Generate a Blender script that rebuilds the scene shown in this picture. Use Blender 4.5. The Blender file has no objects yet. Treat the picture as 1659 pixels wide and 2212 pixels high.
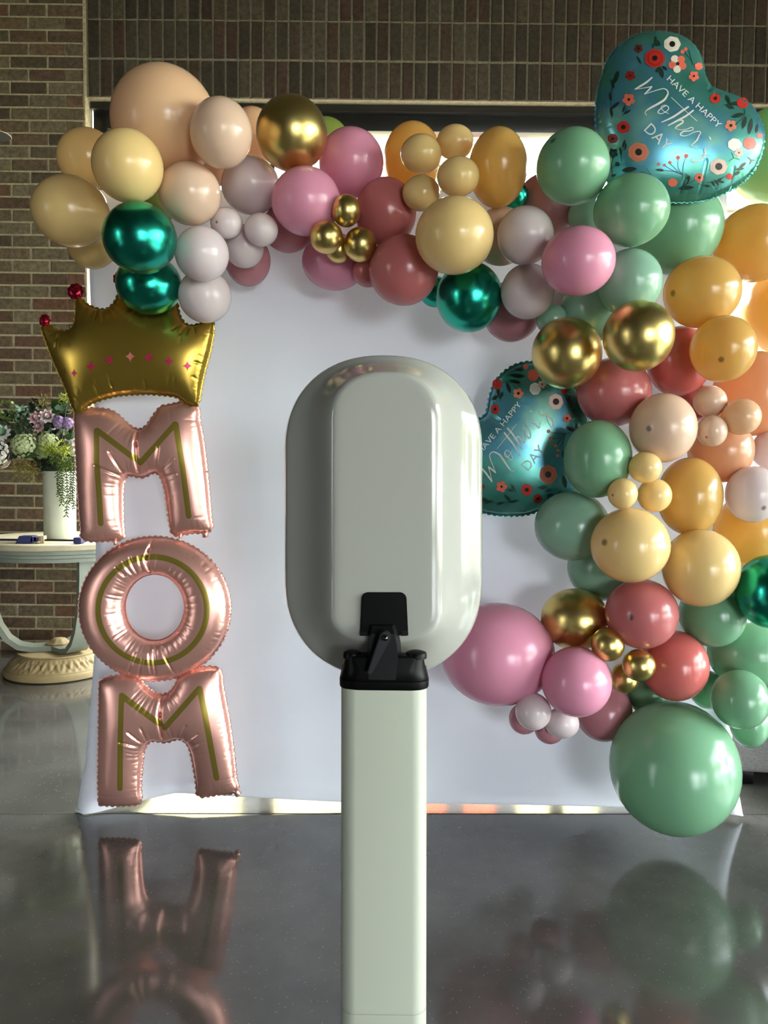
import bpy, bmesh, math, random
import numpy as np
from mathutils import Vector, Matrix
from mathutils.geometry import delaunay_2d_cdt
random.seed(7)
rng = np.random.default_rng(7)
scene = bpy.context.scene
col = scene.collection

# ------------------------------------------------------------------ camera
W, H, F = 1659.0, 2212.0, 1662.0
CAMZ, PITCH, ROLL = 1.02, math.radians(3.0), math.radians(0.6)
FWD = Vector((0, math.cos(PITCH), -math.sin(PITCH)))
UP0 = Vector((0, math.sin(PITCH), math.cos(PITCH)))
RT0 = Vector((1, 0, 0))
RT = RT0 * math.cos(ROLL) + UP0 * math.sin(ROLL)
UP = UP0 * math.cos(ROLL) - RT0 * math.sin(ROLL)
CAM = Vector((0, 0, CAMZ))
cam_data = bpy.data.cameras.new('camera')
cam_data.sensor_fit = 'VERTICAL'
cam_data.sensor_height = 36.0
cam_data.sensor_width = 27.0
cam_data.lens = 36.0 * F / H
cam_data.clip_start = 0.05
cam = bpy.data.objects.new('camera', cam_data)
col.objects.link(cam)
m = Matrix.Identity(4)
for i in range(3):
    m[i][0], m[i][1], m[i][2], m[i][3] = RT[i], UP[i], -FWD[i], CAM[i]
cam.matrix_world = m
scene.camera = cam

# ------------------------------------------------------------------ sky and exposure
SKY = 5.0
world = bpy.data.worlds.new('overcast_sky')
scene.world = world
world.use_nodes = True
wn = world.node_tree.nodes
wn['Background'].inputs[0].default_value = (0.90, 0.96, 1.0, 1)
wn['Background'].inputs[1].default_value = SKY
vs = scene.view_settings
vs.view_transform = 'Standard'
vs.look = 'None'
vs.gamma = 1.0
vs.use_curve_mapping = False
vs.exposure = 2.65

def portal(name, loc, rot, sx, sy):
    l = bpy.data.lights.new(name, 'AREA')
    l.shape = 'RECTANGLE'; l.size = sx; l.size_y = sy
    l.cycles.is_portal = True
    o = bpy.data.objects.new(name, l); col.objects.link(o)
    o.location = loc; o.rotation_euler = rot
    return o

# ------------------------------------------------------------------ projection helpers
def ray(px, py):
    return FWD + RT * ((px - W / 2) / F) - UP * ((py - H / 2) / F)
def at(px, py, Y):
    r = ray(px, py)
    return CAM + r * (Y / r.y)
def on_floor(px, py, z=0.0):
    r = ray(px, py)
    return CAM + r * ((z - CAMZ) / r.z)
def project(P):
    d = P - CAM
    w = d.dot(FWD)
    return (W / 2 + F * d.dot(RT) / w, H / 2 - F * d.dot(UP) / w)

# ------------------------------------------------------------------ object helpers
def tag(o, label=None, cat=None, group=None, kind=None):
    if label: o['label'] = label
    if cat: o['category'] = cat
    if group: o['group'] = group
    if kind: o['kind'] = kind
    return o
def empty(name, loc=(0, 0, 0), rz=0.0):
    o = bpy.data.objects.new(name, None); col.objects.link(o)
    o.empty_display_size = 0.05
    o.matrix_world = Matrix.Translation(Vector(loc)) @ Matrix.Rotation(rz, 4, 'Z')
    return o
def link_mesh(name, me, mats, parent=None, smooth=True):
    if not isinstance(mats, (list, tuple)): mats = [mats]
    for mm in mats: me.materials.append(mm)
    if smooth:
        me.polygons.foreach_set('use_smooth', [True] * len(me.polygons))
    o = bpy.data.objects.new(name, me); col.objects.link(o)
    if parent is not None:
        o.parent = parent
        o.matrix_parent_inverse = parent.matrix_world.inverted()
    return o
def from_bm(name, bm, mats, parent=None, smooth=False, angle=None):
    me = bpy.data.meshes.new(name)
    bmesh.ops.recalc_face_normals(bm, faces=bm.faces[:])
    bm.to_mesh(me); bm.free()
    o = link_mesh(name, me, mats, parent, smooth)
    if smooth and angle:
        me.set_sharp_from_angle(angle=math.radians(angle))
    return o
def from_py(name, verts, faces, mats, parent=None, smooth=False, angle=None, midx=None):
    me = bpy.data.meshes.new(name)
    me.from_pydata([tuple(v) for v in verts], [], faces)
    if midx is not None:
        me.polygons.foreach_set('material_index', midx)
    me.update()
    o = link_mesh(name, me, mats, parent, smooth)
    if smooth and angle:
        me.set_sharp_from_angle(angle=math.radians(angle))
    return o

def box_bm(bm, lo, hi, bevel=0.0, seg=2):
    r = bmesh.ops.create_cube(bm, size=1.0)
    vs_ = r['verts']
    for v in vs_:
        v.co = Vector(((lo[i] + hi[i]) / 2 + v.co[i] * (hi[i] - lo[i]) for i in range(3)))
    if bevel > 0:
        es = list({e for v in vs_ for e in v.link_edges})
        bmesh.ops.bevel(bm, geom=es, offset=bevel, segments=seg, affect='EDGES', profile=0.5)
def box(name, lo, hi, mat, parent=None, bevel=0.0):
    bm = bmesh.new(); box_bm(bm, lo, hi, bevel)
    return from_bm(name, bm, mat, parent, smooth=bevel > 0, angle=40)
def loft(rings, cap0=True, cap1=True, closed=True):
    n = len(rings[0]); verts = [p for r in rings for p in r]; faces = []
    for k in range(len(rings) - 1):
        for i in range(n if closed else n - 1):
            j = (i + 1) % n
            faces.append((k * n + i, k * n + j, (k + 1) * n + j, (k + 1) * n + i))
    if cap0: faces.append(tuple(range(n - 1, -1, -1)))
    if cap1: faces.append(tuple((len(rings) - 1) * n + i for i in range(n)))
    return verts, faces
def fix_normals(o):
    bm = bmesh.new(); bm.from_mesh(o.data)
    bmesh.ops.recalc_face_normals(bm, faces=bm.faces[:])
    bm.to_mesh(o.data); bm.free()
def lathe(prof, seg=32, centre=(0, 0, 0), mod=None):
    rings = []
    for (r, z) in prof:
        ring = []
        for i in range(seg):
            a = 2 * math.pi * i / seg
            rr = max(r, 1e-5)
            if mod: rr += mod(a, r, z)
            ring.append(Vector((centre[0] + rr * math.cos(a), centre[1] + rr * math.sin(a), centre[2] + z)))
        rings.append(ring)
    return loft(rings)
def tube(pts, rad, seg=8):
    pts = [Vector(p) for p in pts]
    rads = rad if isinstance(rad, (list, tuple)) else [rad] * len(pts)
    rings = []
    for i, p in enumerate(pts):
        t = (pts[min(i + 1, len(pts) - 1)] - pts[max(i - 1, 0)]).normalized()
        a = Vector((0, 0, 1)) if abs(t.z) < 0.9 else Vector((1, 0, 0))
        x = t.cross(a).normalized(); y = t.cross(x)
        rings.append([p + (x * math.cos(2 * math.pi * k / seg) + y * math.sin(2 * math.pi * k / seg)) * rads[i] for k in range(seg)])
    return loft(rings)
class MB:
    """collects pieces into one mesh"""
    def __init__(s): s.v, s.f, s.m = [], [], []
    def add(s, vf, mi=0):
        v, f = vf; b = len(s.v); s.v += list(v)
        s.f += [tuple(i + b for i in q) for q in f]; s.m += [mi] * len(f); return s
    def build(s, name, mats, parent=None, smooth=True, angle=45):
        o = from_py(name, s.v, s.f, mats, parent, smooth, angle, s.m)
        return o

# ------------------------------------------------------------------ materials
def lin(c):
    return tuple(((x / 255) / 12.92 if x / 255 <= 0.04045 else ((x / 255 + 0.055) / 1.055) ** 2.4) for x in c) + (1,)
def newmat(name):
    mt = bpy.data.materials.new(name); mt.use_nodes = True
    nt = mt.node_tree
    return mt, nt, nt.nodes['Principled BSDF']
def plain(name, rgb, rough=0.5, metal=0.0, spec=0.5, coat=0.0, noise=0.0, nscale=20, bump=0.0):
    mt, nt, b = newmat(name)
    c = lin(rgb)
    b.inputs['Base Color'].default_value = c
    b.inputs['Roughness'].default_value = rough
    b.inputs['Metallic'].default_value = metal
    b.inputs['Specular IOR Level'].default_value = spec
    b.inputs['Coat Weight'].default_value = coat
    b.inputs['Coat Roughness'].default_value = 0.05
    if noise or bump:
        tc = nt.nodes.new('ShaderNodeTexCoord'); nz = nt.nodes.new('ShaderNodeTexNoise')
        nz.inputs['Scale'].default_value = nscale; nz.inputs['Detail'].default_value = 6
        nt.links.new(tc.outputs['Object'], nz.inputs['Vector'])
        if noise:
            rp = nt.nodes.new('ShaderNodeValToRGB')
            rp.color_ramp.elements[0].position = 0.3; rp.color_ramp.elements[1].position = 0.7
            rp.color_ramp.elements[0].color = tuple(x * (1 - noise) for x in c[:3]) + (1,)
            rp.color_ramp.elements[1].color = tuple(min(1, x * (1 + noise)) for x in c[:3]) + (1,)
            nt.links.new(nz.outputs['Fac'], rp.inputs['Fac'])
            nt.links.new(rp.outputs['Color'], b.inputs['Base Color'])
        if bump:
            bp = nt.nodes.new('ShaderNodeBump'); bp.inputs['Strength'].default_value = bump
            bp.inputs['Distance'].default_value = 0.004
            nt.links.new(nz.outputs['Fac'], bp.inputs['Height'])
            nt.links.new(bp.outputs['Normal'], b.inputs['Normal'])
    return mt
def latex(name, rgb, transl=0.4, rough=0.22):
    mt, nt, b = newmat(name)
    c = lin(rgb)
    N = nt.nodes; L = nt.links
    at_ = N.new('ShaderNodeAttribute'); at_.attribute_name = 'spot'
    mixc = N.new('ShaderNodeMix'); mixc.data_type = 'RGBA'
    mixc.inputs['A'].default_value = c
    mixc.inputs['B'].default_value = tuple(x * 0.35 for x in c[:3]) + (1,)
    L.new(at_.outputs['Fac'], mixc.inputs['Factor'])
    tr = N.new('ShaderNodeBsdfTranslucent'); mx = N.new('ShaderNodeMixShader')
    L.new(mixc.outputs['Result'], tr.inputs['Color'])
    L.new(mixc.outputs['Result'], b.inputs['Base Color'])
    b.inputs['Roughness'].default_value = rough
    b.inputs['Specular IOR Level'].default_value = 0.0
    mx.inputs[0].default_value = transl
    L.new(b.outputs[0], mx.inputs[1]); L.new(tr.outputs[0], mx.inputs[2])
    gl = N.new('ShaderNodeBsdfGlossy'); gl.inputs['Roughness'].default_value = rough
    fr = N.new('ShaderNodeFresnel'); fr.inputs['IOR'].default_value = 1.5
    mg = N.new('ShaderNodeMixShader')
    L.new(fr.outputs[0], mg.inputs[0]); L.new(mx.outputs[0], mg.inputs[1]); L.new(gl.outputs[0], mg.inputs[2])
    L.new(mg.outputs[0], N['Material Output'].inputs['Surface'])
    return mt
def chrome(name, rgb, rough=0.2):
    return plain(name, rgb, rough=rough, metal=1.0)
def foil_mat(name, rgb, stripe=None, hw=0.0, rough=0.22, metal=0.78):
    mt, nt, b = newmat(name)
    b.inputs['Metallic'].default_value = metal
    b.inputs['Roughness'].default_value = rough
    b.inputs['Base Color'].default_value = lin(rgb)
    if stripe:
        N = nt.nodes; L = nt.links
        a = N.new('ShaderNodeAttribute'); a.attribute_name = 'line'
        lt = N.new('ShaderNodeMath'); lt.operation = 'LESS_THAN'; lt.inputs[1].default_value = hw
        L.new(a.outputs['Fac'], lt.inputs[0])
        mx = N.new('ShaderNodeMix'); mx.data_type = 'RGBA'
        mx.inputs['A'].default_value = lin(rgb); mx.inputs['B'].default_value = lin(stripe)
        L.new(lt.outputs[0], mx.inputs['Factor']); L.new(mx.outputs['Result'], b.inputs['Base Color'])
    return mt
def brick_mat(name='brick_clay', k=1.0):
    mt, nt, b = newmat(name)
    N = nt.nodes; L = nt.links
    oi = N.new('ShaderNodeObjectInfo'); geo = N.new('ShaderNodeNewGeometry')
    add = N.new('ShaderNodeMath'); add.operation = 'ADD'
    rpi = N.new('ShaderNodeMath'); rpi.operation = 'FRACT'
    L.new(oi.outputs['Random'], add.inputs[0]); L.new(geo.outputs['Random Per Island'], add.inputs[1])
    L.new(add.outputs[0], rpi.inputs[0])
    rp = N.new('ShaderNodeValToRGB'); e = rp.color_ramp.elements
    cols = [(0.0, (82, 70, 54)), (0.2, (108, 96, 74)), (0.4, (124, 112, 88)), (0.55, (94, 72, 54)), (0.7, (114, 102, 78)), (0.85, (112, 78, 58)), (1.0, (88, 78, 62))]
    e[0].position, e[0].color = cols[0][0], lin(cols[0][1])
    e[1].position, e[1].color = 1.0, lin(cols[-1][1])
    for p, c in cols[1:-1]:
        x = e.new(p); x.color = lin(c)
    L.new(rpi.outputs[0], rp.inputs['Fac'])
    nz = N.new('ShaderNodeTexNoise'); nz.inputs['Scale'].default_value = 38; nz.inputs['Detail'].default_value = 8; nz.inputs['Roughness'].default_value = 0.7
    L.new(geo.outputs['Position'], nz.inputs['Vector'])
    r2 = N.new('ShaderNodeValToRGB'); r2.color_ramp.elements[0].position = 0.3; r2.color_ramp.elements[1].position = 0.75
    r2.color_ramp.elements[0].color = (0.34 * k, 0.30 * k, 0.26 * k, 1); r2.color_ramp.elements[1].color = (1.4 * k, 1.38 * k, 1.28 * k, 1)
    L.new(nz.outputs['Fac'], r2.inputs['Fac'])
    mul = N.new('ShaderNodeMix'); mul.data_type = 'RGBA'; mul.blend_type = 'MULTIPLY'; mul.inputs['Factor'].default_value = 1
    L.new(rp.outputs['Color'], mul.inputs['A']); L.new(r2.outputs['Color'], mul.inputs['B'])
    L.new(mul.outputs['Result'], b.inputs['Base Color'])
    b.inputs['Roughness'].default_value = 0.85
    bp = N.new('ShaderNodeBump'); bp.inputs['Strength'].default_value = 0.5; bp.inputs['Distance'].default_value = 0.004
    L.new(nz.outputs['Fac'], bp.inputs['Height']); L.new(bp.outputs['Normal'], b.inputs['Normal'])
    return mt
def glass_mat():
    mt, nt, b = newmat('window_glass')
    N = nt.nodes; L = nt.links
    t = N.new('ShaderNodeBsdfTransparent'); g = N.new('ShaderNodeBsdfGlossy'); g.inputs['Roughness'].default_value = 0.0
    f = N.new('ShaderNodeFresnel'); f.inputs['IOR'].default_value = 1.45
    mx = N.new('ShaderNodeMixShader')
    L.new(f.outputs[0], mx.inputs[0]); L.new(t.outputs[0], mx.inputs[1]); L.new(g.outputs[0], mx.inputs[2])
    L.new(mx.outputs[0], N['Material Output'].inputs['Surface'])
    return mt
def concrete_mat():
    mt, nt, b = newmat('polished_concrete')
    N = nt.nodes; L = nt.links
    geo = N.new('ShaderNodeNewGeometry')
    n1 = N.new('ShaderNodeTexNoise'); n1.inputs['Scale'].default_value = 2.2; n1.inputs['Detail'].default_value = 9; n1.inputs['Roughness'].default_value = 0.6
    n2 = N.new('ShaderNodeTexVoronoi'); n2.inputs['Scale'].default_value = 230
    L.new(geo.outputs['Position'], n1.inputs['Vector']); L.new(geo.outputs['Position'], n2.inputs['Vector'])
    r1 = N.new('ShaderNodeValToRGB'); r1.color_ramp.elements[0].position = 0.3; r1.color_ramp.elements[1].position = 0.72
    r1.color_ramp.elements[0].color = lin((58, 58, 55)); r1.color_ramp.elements[1].color = lin((90, 89, 84))
    L.new(n1.outputs['Fac'], r1.inputs['Fac'])
    # pale aggregate specks
    sep = N.new('ShaderNodeSeparateColor'); L.new(n2.outputs['Color'], sep.inputs[0])
    gt = N.new('ShaderNodeMath'); gt.operation = 'GREATER_THAN'; gt.inputs[1].default_value = 0.965
    L.new(sep.outputs[0], gt.inputs[0])
    lt = N.new('ShaderNodeMath'); lt.operation = 'LESS_THAN'; lt.inputs[1].default_value = 0.3
    L.new(n2.outputs['Distance'], lt.inputs[0])
    mu = N.new('ShaderNodeMath'); mu.operation = 'MULTIPLY'; L.new(gt.outputs[0], mu.inputs[0]); L.new(lt.outputs[0], mu.inputs[1])
    mu2 = N.new('ShaderNodeMath'); mu2.operation = 'MULTIPLY'; mu2.inputs[1].default_value = 0.35; L.new(mu.outputs[0], mu2.inputs[0])
    mx = N.new('ShaderNodeMix'); mx.data_type = 'RGBA'; mx.inputs['B'].default_value = lin((165, 162, 150))
    L.new(mu2.outputs[0], mx.inputs['Factor']); L.new(r1.outputs['Color'], mx.inputs['A'])
    L.new(mx.outputs['Result'], b.inputs['Base Color'])
    rr = N.new('ShaderNodeMapRange'); rr.inputs['From Min'].default_value = 0.3; rr.inputs['From Max'].default_value = 0.75
    rr.inputs['To Min'].default_value = 0.05; rr.inputs['To Max'].default_value = 0.13
    L.new(n1.outputs['Fac'], rr.inputs['Value']); L.new(rr.outputs[0], b.inputs['Roughness'])
    b.inputs['IOR'].default_value = 1.75
    return mt
def fabric_mat():
    mt, nt, b = newmat('white_tension_fabric')
    N = nt.nodes; L = nt.links
    tc = N.new('ShaderNodeNewGeometry')
    w = N.new('ShaderNodeTexNoise'); w.inputs['Scale'].default_value = 9; w.inputs['Detail'].default_value = 5
    L.new(tc.outputs['Position'], w.inputs['Vector'])
    bp = N.new('ShaderNodeBump'); bp.inputs['Strength'].default_value = 0.12; bp.inputs['Distance'].default_value = 0.01
    L.new(w.outputs['Fac'], bp.inputs['Height']); L.new(bp.outputs['Normal'], b.inputs['Normal'])
    b.inputs['Base Color'].default_value = lin((236, 240, 250)); b.inputs['Roughness'].default_value = 0.75
    b.inputs['Specular IOR Level'].default_value = 0.2
    tr = N.new('ShaderNodeBsdfTranslucent'); tr.inputs['Color'].default_value = lin((222, 222, 226))
    mx = N.new('ShaderNodeMixShader'); mx.inputs[0].default_value = 0.2
    L.new(b.outputs[0], mx.inputs[1]); L.new(tr.outputs[0], mx.inputs[2]); L.new(mx.outputs[0], N['Material Output'].inputs['Surface'])
    return mt
def holo_mat():
    mt, nt, b = newmat('teal_holographic_foil')
    N = nt.nodes; L = nt.links
    tc = N.new('ShaderNodeTexCoord')
    n1 = N.new('ShaderNodeTexNoise'); n1.inputs['Scale'].default_value = 5.0; n1.inputs['Detail'].default_value = 3
    L.new(tc.outputs['Object'], n1.inputs['Vector'])
    rp = N.new('ShaderNodeValToRGB'); e = rp.color_ramp.elements
    e[0].position = 0.34; e[0].color = lin((60, 132, 120)); e[1].position = 0.68; e[1].color = lin((142, 204, 180))
    x = e.new(0.48); x.color = lin((84, 158, 146)); x = e.new(0.56); x.color = lin((84, 152, 176))
    L.new(n1.outputs['Fac'], rp.inputs['Fac'])
    L.new(rp.outputs['Color'], b.inputs['Base Color'])
    b.inputs['Metallic'].default_value = 0.6; b.inputs['Roughness'].default_value = 0.26
    v = N.new('ShaderNodeTexVoronoi'); v.inputs['Scale'].default_value = 700
    L.new(tc.outputs['Object'], v.inputs['Vector'])
    bp = N.new('ShaderNodeBump'); bp.inputs['Strength'].default_value = 0.22; bp.inputs['Distance'].default_value = 0.001
    sp = N.new('ShaderNodeSeparateColor'); L.new(v.outputs['Color'], sp.inputs[0])
    L.new(sp.outputs[0], bp.inputs['Height']); L.new(bp.outputs['Normal'], b.inputs['Normal'])
    return mt

M_BRICK, M_GLASS, M_FLOOR, M_FABRIC, M_HOLO = brick_mat(), glass_mat(), concrete_mat(), fabric_mat(), holo_mat()
M_BRICK_SHADED = brick_mat('shaded_brick_clay', .42)  # lintel copy of the brick, weaker light high up painted in as darker colour
M_MORTAR_SHADED = plain('shaded_mortar', (128, 118, 96), 0.9, noise=0.25, nscale=60, bump=0.5)  # lintel copy of the mortar, shade painted into its colour too
M_MORTAR = plain('mortar', (172, 158, 126), 0.9, noise=0.25, nscale=60, bump=0.5)
M_PLASTER = plain('dark_plaster', (38, 33, 25), 0.9, noise=0.15, nscale=3)
M_CEIL = plain('dark_ceiling', (40, 36, 31), 0.9)
M_BLACKMETAL = plain('black_window_metal', (26, 24, 22), 0.35, spec=0.6)
M_PAVING = plain('pale_paving', (186, 180, 160), 0.9, noise=0.1, nscale=2)
M_CUT = plain('saw_cut', (34, 34, 32), 0.8)
M_WHITEGLOSS = plain('white_gloss_plastic', (158, 158, 151), 0.10, spec=0.4, coat=0.0)
M_POST = plain('white_powder_coat', (174, 178, 163), 0.3)
M_BLACK = plain('black_plastic', (3, 3, 3), 0.42, spec=0.12)
M_BLACKG = plain('black_satin_metal', (5, 5, 6), 0.36, spec=0.25)
# ------------------------------------------------------------------ room
WY = 4.26                                   # face of the brick wall
XE = at(188, 600, WY).x                     # edge of the window opening
ZT = at(190, 208, WY).z                     # underside of the soldier courses
XL, XR, YR, ZC = -5.2, 5.4, -9.0, 3.72
XW1 = 2.40                                   # right end of the back window
def struct(o, label=None):
    o['kind'] = 'structure'
    if label: o['label'] = label
    return o
floor = struct(box('floor', (XL, YR, -0.12), (XR, WY + 0.12, 0.0), M_FLOOR), 'dark polished concrete floor with pale specks and saw cut joints')
for (a, b_) in (((-200, 1757), (1900, 1759)), ((-300, 2032), (-20, 2000))):
    A, B = on_floor(*a), on_floor(*b_)
    d = (B - A).normalized(); n = Vector((-d.y, d.x, 0)) * 0.002
    from_py('saw_cut', [A - n + Vector((0, 0, .0006)), B - n + Vector((0, 0, .0006)), B + n + Vector((0, 0, .0006)), A + n + Vector((0, 0, .0006))], [(0, 1, 2, 3)], M_CUT, floor)
struct(box('ceiling', (XL, YR, ZC), (XR, WY + 0.12, ZC + 0.1), M_CEIL), 'dark ceiling high above the room')
wb = struct(box('wall_rear', (XL, YR - 0.12, 0), (2.6, YR, ZC), M_PLASTER), 'plain dark wall behind the camera')
box('panel', (2.6, YR - 0.12, 2.5), (XR, YR, ZC), M_PLASTER, wb)
box('panel', (2.6, YR - 0.12, 0), (XR, YR, 0.1), M_PLASTER, wb)

# left wall with one tall window far behind the camera
wl = struct(box('wall_left', (XL - 0.12, YR, 0), (XL, -2.2, ZC), M_PLASTER), 'dark left wall of the room')
box('panel', (XL - 0.12, -1.75, 0), (XL, WY + 0.12, ZC), M_PLASTER, wl)
box('panel', (XL - 0.12, -2.2, 2.4), (XL, -1.75, ZC), M_PLASTER, wl)
# right wall: storefront glazing
RY0, RY1, RZ0, RZ1 = -7.6, 2.9, 0.1, 3.1
wr = struct(box('wall_right', (XR, RY1, 0), (XR + 0.14, WY + 0.12, ZC), M_PLASTER), 'right wall with large storefront glazing')
box('panel', (XR, YR, 0), (XR + 0.14, RY0, ZC), M_PLASTER, wr)
box('panel', (XR, RY0, RZ1), (XR + 0.14, RY1, ZC), M_PLASTER, wr)
box('panel', (XR, RY0, 0), (XR + 0.14, RY1, RZ0), M_PLASTER, wr)

def window(name, label, axis, c, a0, a1, z0, z1, cols, rows, fw=0.06, depth=0.07):
    """axis 'x' runs along x at depth y=c, axis 'y' runs along y at x=c"""
    def bb(p0, p1, q0, q1, d):
        if axis == 'x': return (p0, c - d / 2, q0), (p1, c + d / 2, q1)
        return (c - d / 2, p0, q0), (c + d / 2, p1, q1)
    root = struct(empty(name, ((a0 + a1) / 2, c, z0) if axis == 'x' else (c, (a0 + a1) / 2, z0)), label)
    for (p0, p1, q0, q1) in ((a0, a0 + fw, z0, z1), (a1 - fw, a1, z0, z1), (a0 + fw, a1 - fw, z1 - fw * 1.6, z1), (a0 + fw, a1 - fw, z0, z0 + fw)):
        lo, hi = bb(p0, p1, q0, q1, depth); box('frame', lo, hi, M_BLACKMETAL, root, 0.004)
    cs = [a0 + fw + (a1 - a0 - 2 * fw) * k for k in cols]; rs = [z0 + fw + (z1 - z0 - 2.6 * fw) * k for k in rows]
    for x in cs[1:-1]:
        lo, hi = bb(x - fw / 2, x + fw / 2, z0 + fw, z1 - fw * 1.6, depth * 0.9); box('mullion', lo, hi, M_BLACKMETAL, root)
    for z in rs[1:-1]:
        lo, hi = bb(a0 + fw, a1 - fw, z - fw / 2, z + fw / 2, depth * 0.8); box('transom', lo, hi, M_BLACKMETAL, root)
    for i in range(len(cs) - 1):
        for j in range(len(rs) - 1):
            lo, hi = bb(cs[i], cs[i + 1], rs[j], rs[j + 1], 0.0)
            if axis == 'x': q = [(lo[0], c, lo[2]), (hi[0], c, lo[2]), (hi[0], c, hi[2]), (lo[0], c, hi[2])]
            else: q = [(c, lo[1], lo[2]), (c, hi[1], lo[2]), (c, hi[1], hi[2]), (c, lo[1], hi[2])]
            from_py('pane', q, [(0, 1, 2, 3)], M_GLASS, root)
    return root
window('window_1', 'black framed window behind the garland, bright with overcast daylight', 'x', WY + 0.145, XE, XW1, 0.0, ZT, (0, .23, .36, .665, .83, 1), (0, 1), fw=0.075)
window('window_2', 'tall black framed storefront glazing in the right wall', 'y', XR + 0.05, RY0, RY1, RZ0, RZ1, (0, .125, .25, .375, .5, .625, .75, .875, 1), (0, .74, 1))
window('window_3', 'narrow window far behind in the left wall', 'y', XL - 0.05, -2.2, -1.75, 0.0, 2.4, (0, 1), (0, .8, 1))
window('window_4', 'glazing in the wall behind the camera', 'x', YR - 0.05, 2.6, XR, 0.1, 2.5, (0, .25, .5, .75, 1), (0, .72, 1))
portal('rear_daylight', ((2.6 + XR) / 2, YR - 0.13, 1.3), (-math.pi / 2, 0, math.pi), XR - 2.6, 2.4)
portal('window_daylight', ((XE + XW1) / 2, WY + 0.24, ZT / 2), (math.pi / 2, 0, math.pi), XW1 - XE, ZT)
portal('storefront_daylight', (XR + 0.13, (RY0 + RY1) / 2, (RZ0 + RZ1) / 2), (math.pi / 2, 0, math.pi / 2), RY1 - RY0, RZ1 - RZ0)
portal('side_daylight', (XL - 0.13, -1.975, 1.2), (math.pi / 2, 0, -math.pi / 2), .45, 2.4)
struct(box('ground', (-30, -30, -0.3), (30, 30, -0.13), M_PAVING), 'pale paving outside the windows')

# brick wall: pier at the left, soldier courses over the window
BW, BH, J = 0.2032, 0.0677, 0.0118
def brick_mesh(w, h, seed, d=0.1, mat=None):
    r = random.Random(seed); bm = bmesh.new()
    n = 3
    box_bm(bm, (0, 0, 0), (w, d, h))
    top = [e for e in bm.edges if all(v.co.y < 1e-6 for v in e.verts)]
    bmesh.ops.bevel(bm, geom=top, offset=0.003, segments=1, affect='EDGES')
    for v in bm.verts:
        v.co.x += r.uniform(-.0016, .0016); v.co.z += r.uniform(-.0014, .0014)
        if v.co.y < 0.01: v.co.y += r.uniform(-.002, .0012)
    me = bpy.data.meshes.new('brick'); bmesh.ops.recalc_face_normals(bm, faces=bm.faces[:]); bm.to_mesh(me); bm.free()
    me.materials.append(mat or M_BRICK)
    return me
FULL = [brick_mesh(BW - J, BH - J, k) for k in range(5)]
HALF = [brick_mesh(BW / 2 - J, BH - J, 20 + k) for k in range(4)]
SOLD = [brick_mesh(BH - J, BW - J, 40 + k, mat=M_BRICK_SHADED) for k in range(5)]
def put(me, loc, parent):
    o = bpy.data.objects.new('brick', me); col.objects.link(o)
    o.location = Vector(loc) - parent.location; o.parent = parent
    return o
pier = struct(box('wall_back', (XL, WY + 0.007, 0), (XE - 0.003, WY + 0.11, ZC), M_MORTAR), 'weathered brown brick wall with pale mortar, left of the window')
rest = MB()
z0 = at(100, 92, WY).z % BH
row = 0; z = z0 - BH
while z < ZC:
    x = XE
    half = row % 2 == 0
    first = True
    while x > XL + 0.2:
        w = BW / 2 if (half and first) else BW
        first = False
        x -= w
        ms = HALF if w < BW * 0.7 else FULL
        if z > -0.02 and z + BH < ZC:
            if project(Vector((x + w, WY, z)))[0] > -95:
                put(random.choice(ms), (x + J * (0 if w < .12 else .5), WY, z + J / 2), pier)
            else:
                bm_ = random.choice(ms)
                rest.add(([Vector(v.co) + Vector((x + J / 2, WY, z + J / 2)) for v in bm_.vertices], [tuple(p.vertices) for p in bm_.polygons]))
    z += BH; row += 1
r_ = rest.build('bricks_beyond', M_BRICK, pier, smooth=False); r_['kind'] = 'stuff'
lintel = struct(box('trim_1', (XE + 0.004, WY + 0.009, ZT), (XR, WY + 0.11, ZC), M_MORTAR_SHADED), 'three soldier courses of brown brick over the window, with shade painted into the colour')
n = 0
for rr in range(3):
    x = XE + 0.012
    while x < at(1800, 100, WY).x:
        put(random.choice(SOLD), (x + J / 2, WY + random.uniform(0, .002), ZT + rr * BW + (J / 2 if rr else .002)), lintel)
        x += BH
# brick below / right of the back window and its mortar edge
struct(box('trim_2', (XE - 0.010, WY - 0.001, ZT), (XE + 0.005, WY + 0.1, ZC), M_MORTAR), 'upright mortar joint between brick pier and soldier courses')
struct(box('trim_3', (XE + 0.005, WY + 0.06, ZT - 0.035), (XW1, WY + 0.11, ZT), M_BLACKMETAL), 'black steel angle under the soldier courses')
struct(box('wall_end', (XW1, WY + 0.0, 0), (XR, WY + 0.11, ZT), M_PLASTER), 'short wall right of the back window')

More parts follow.
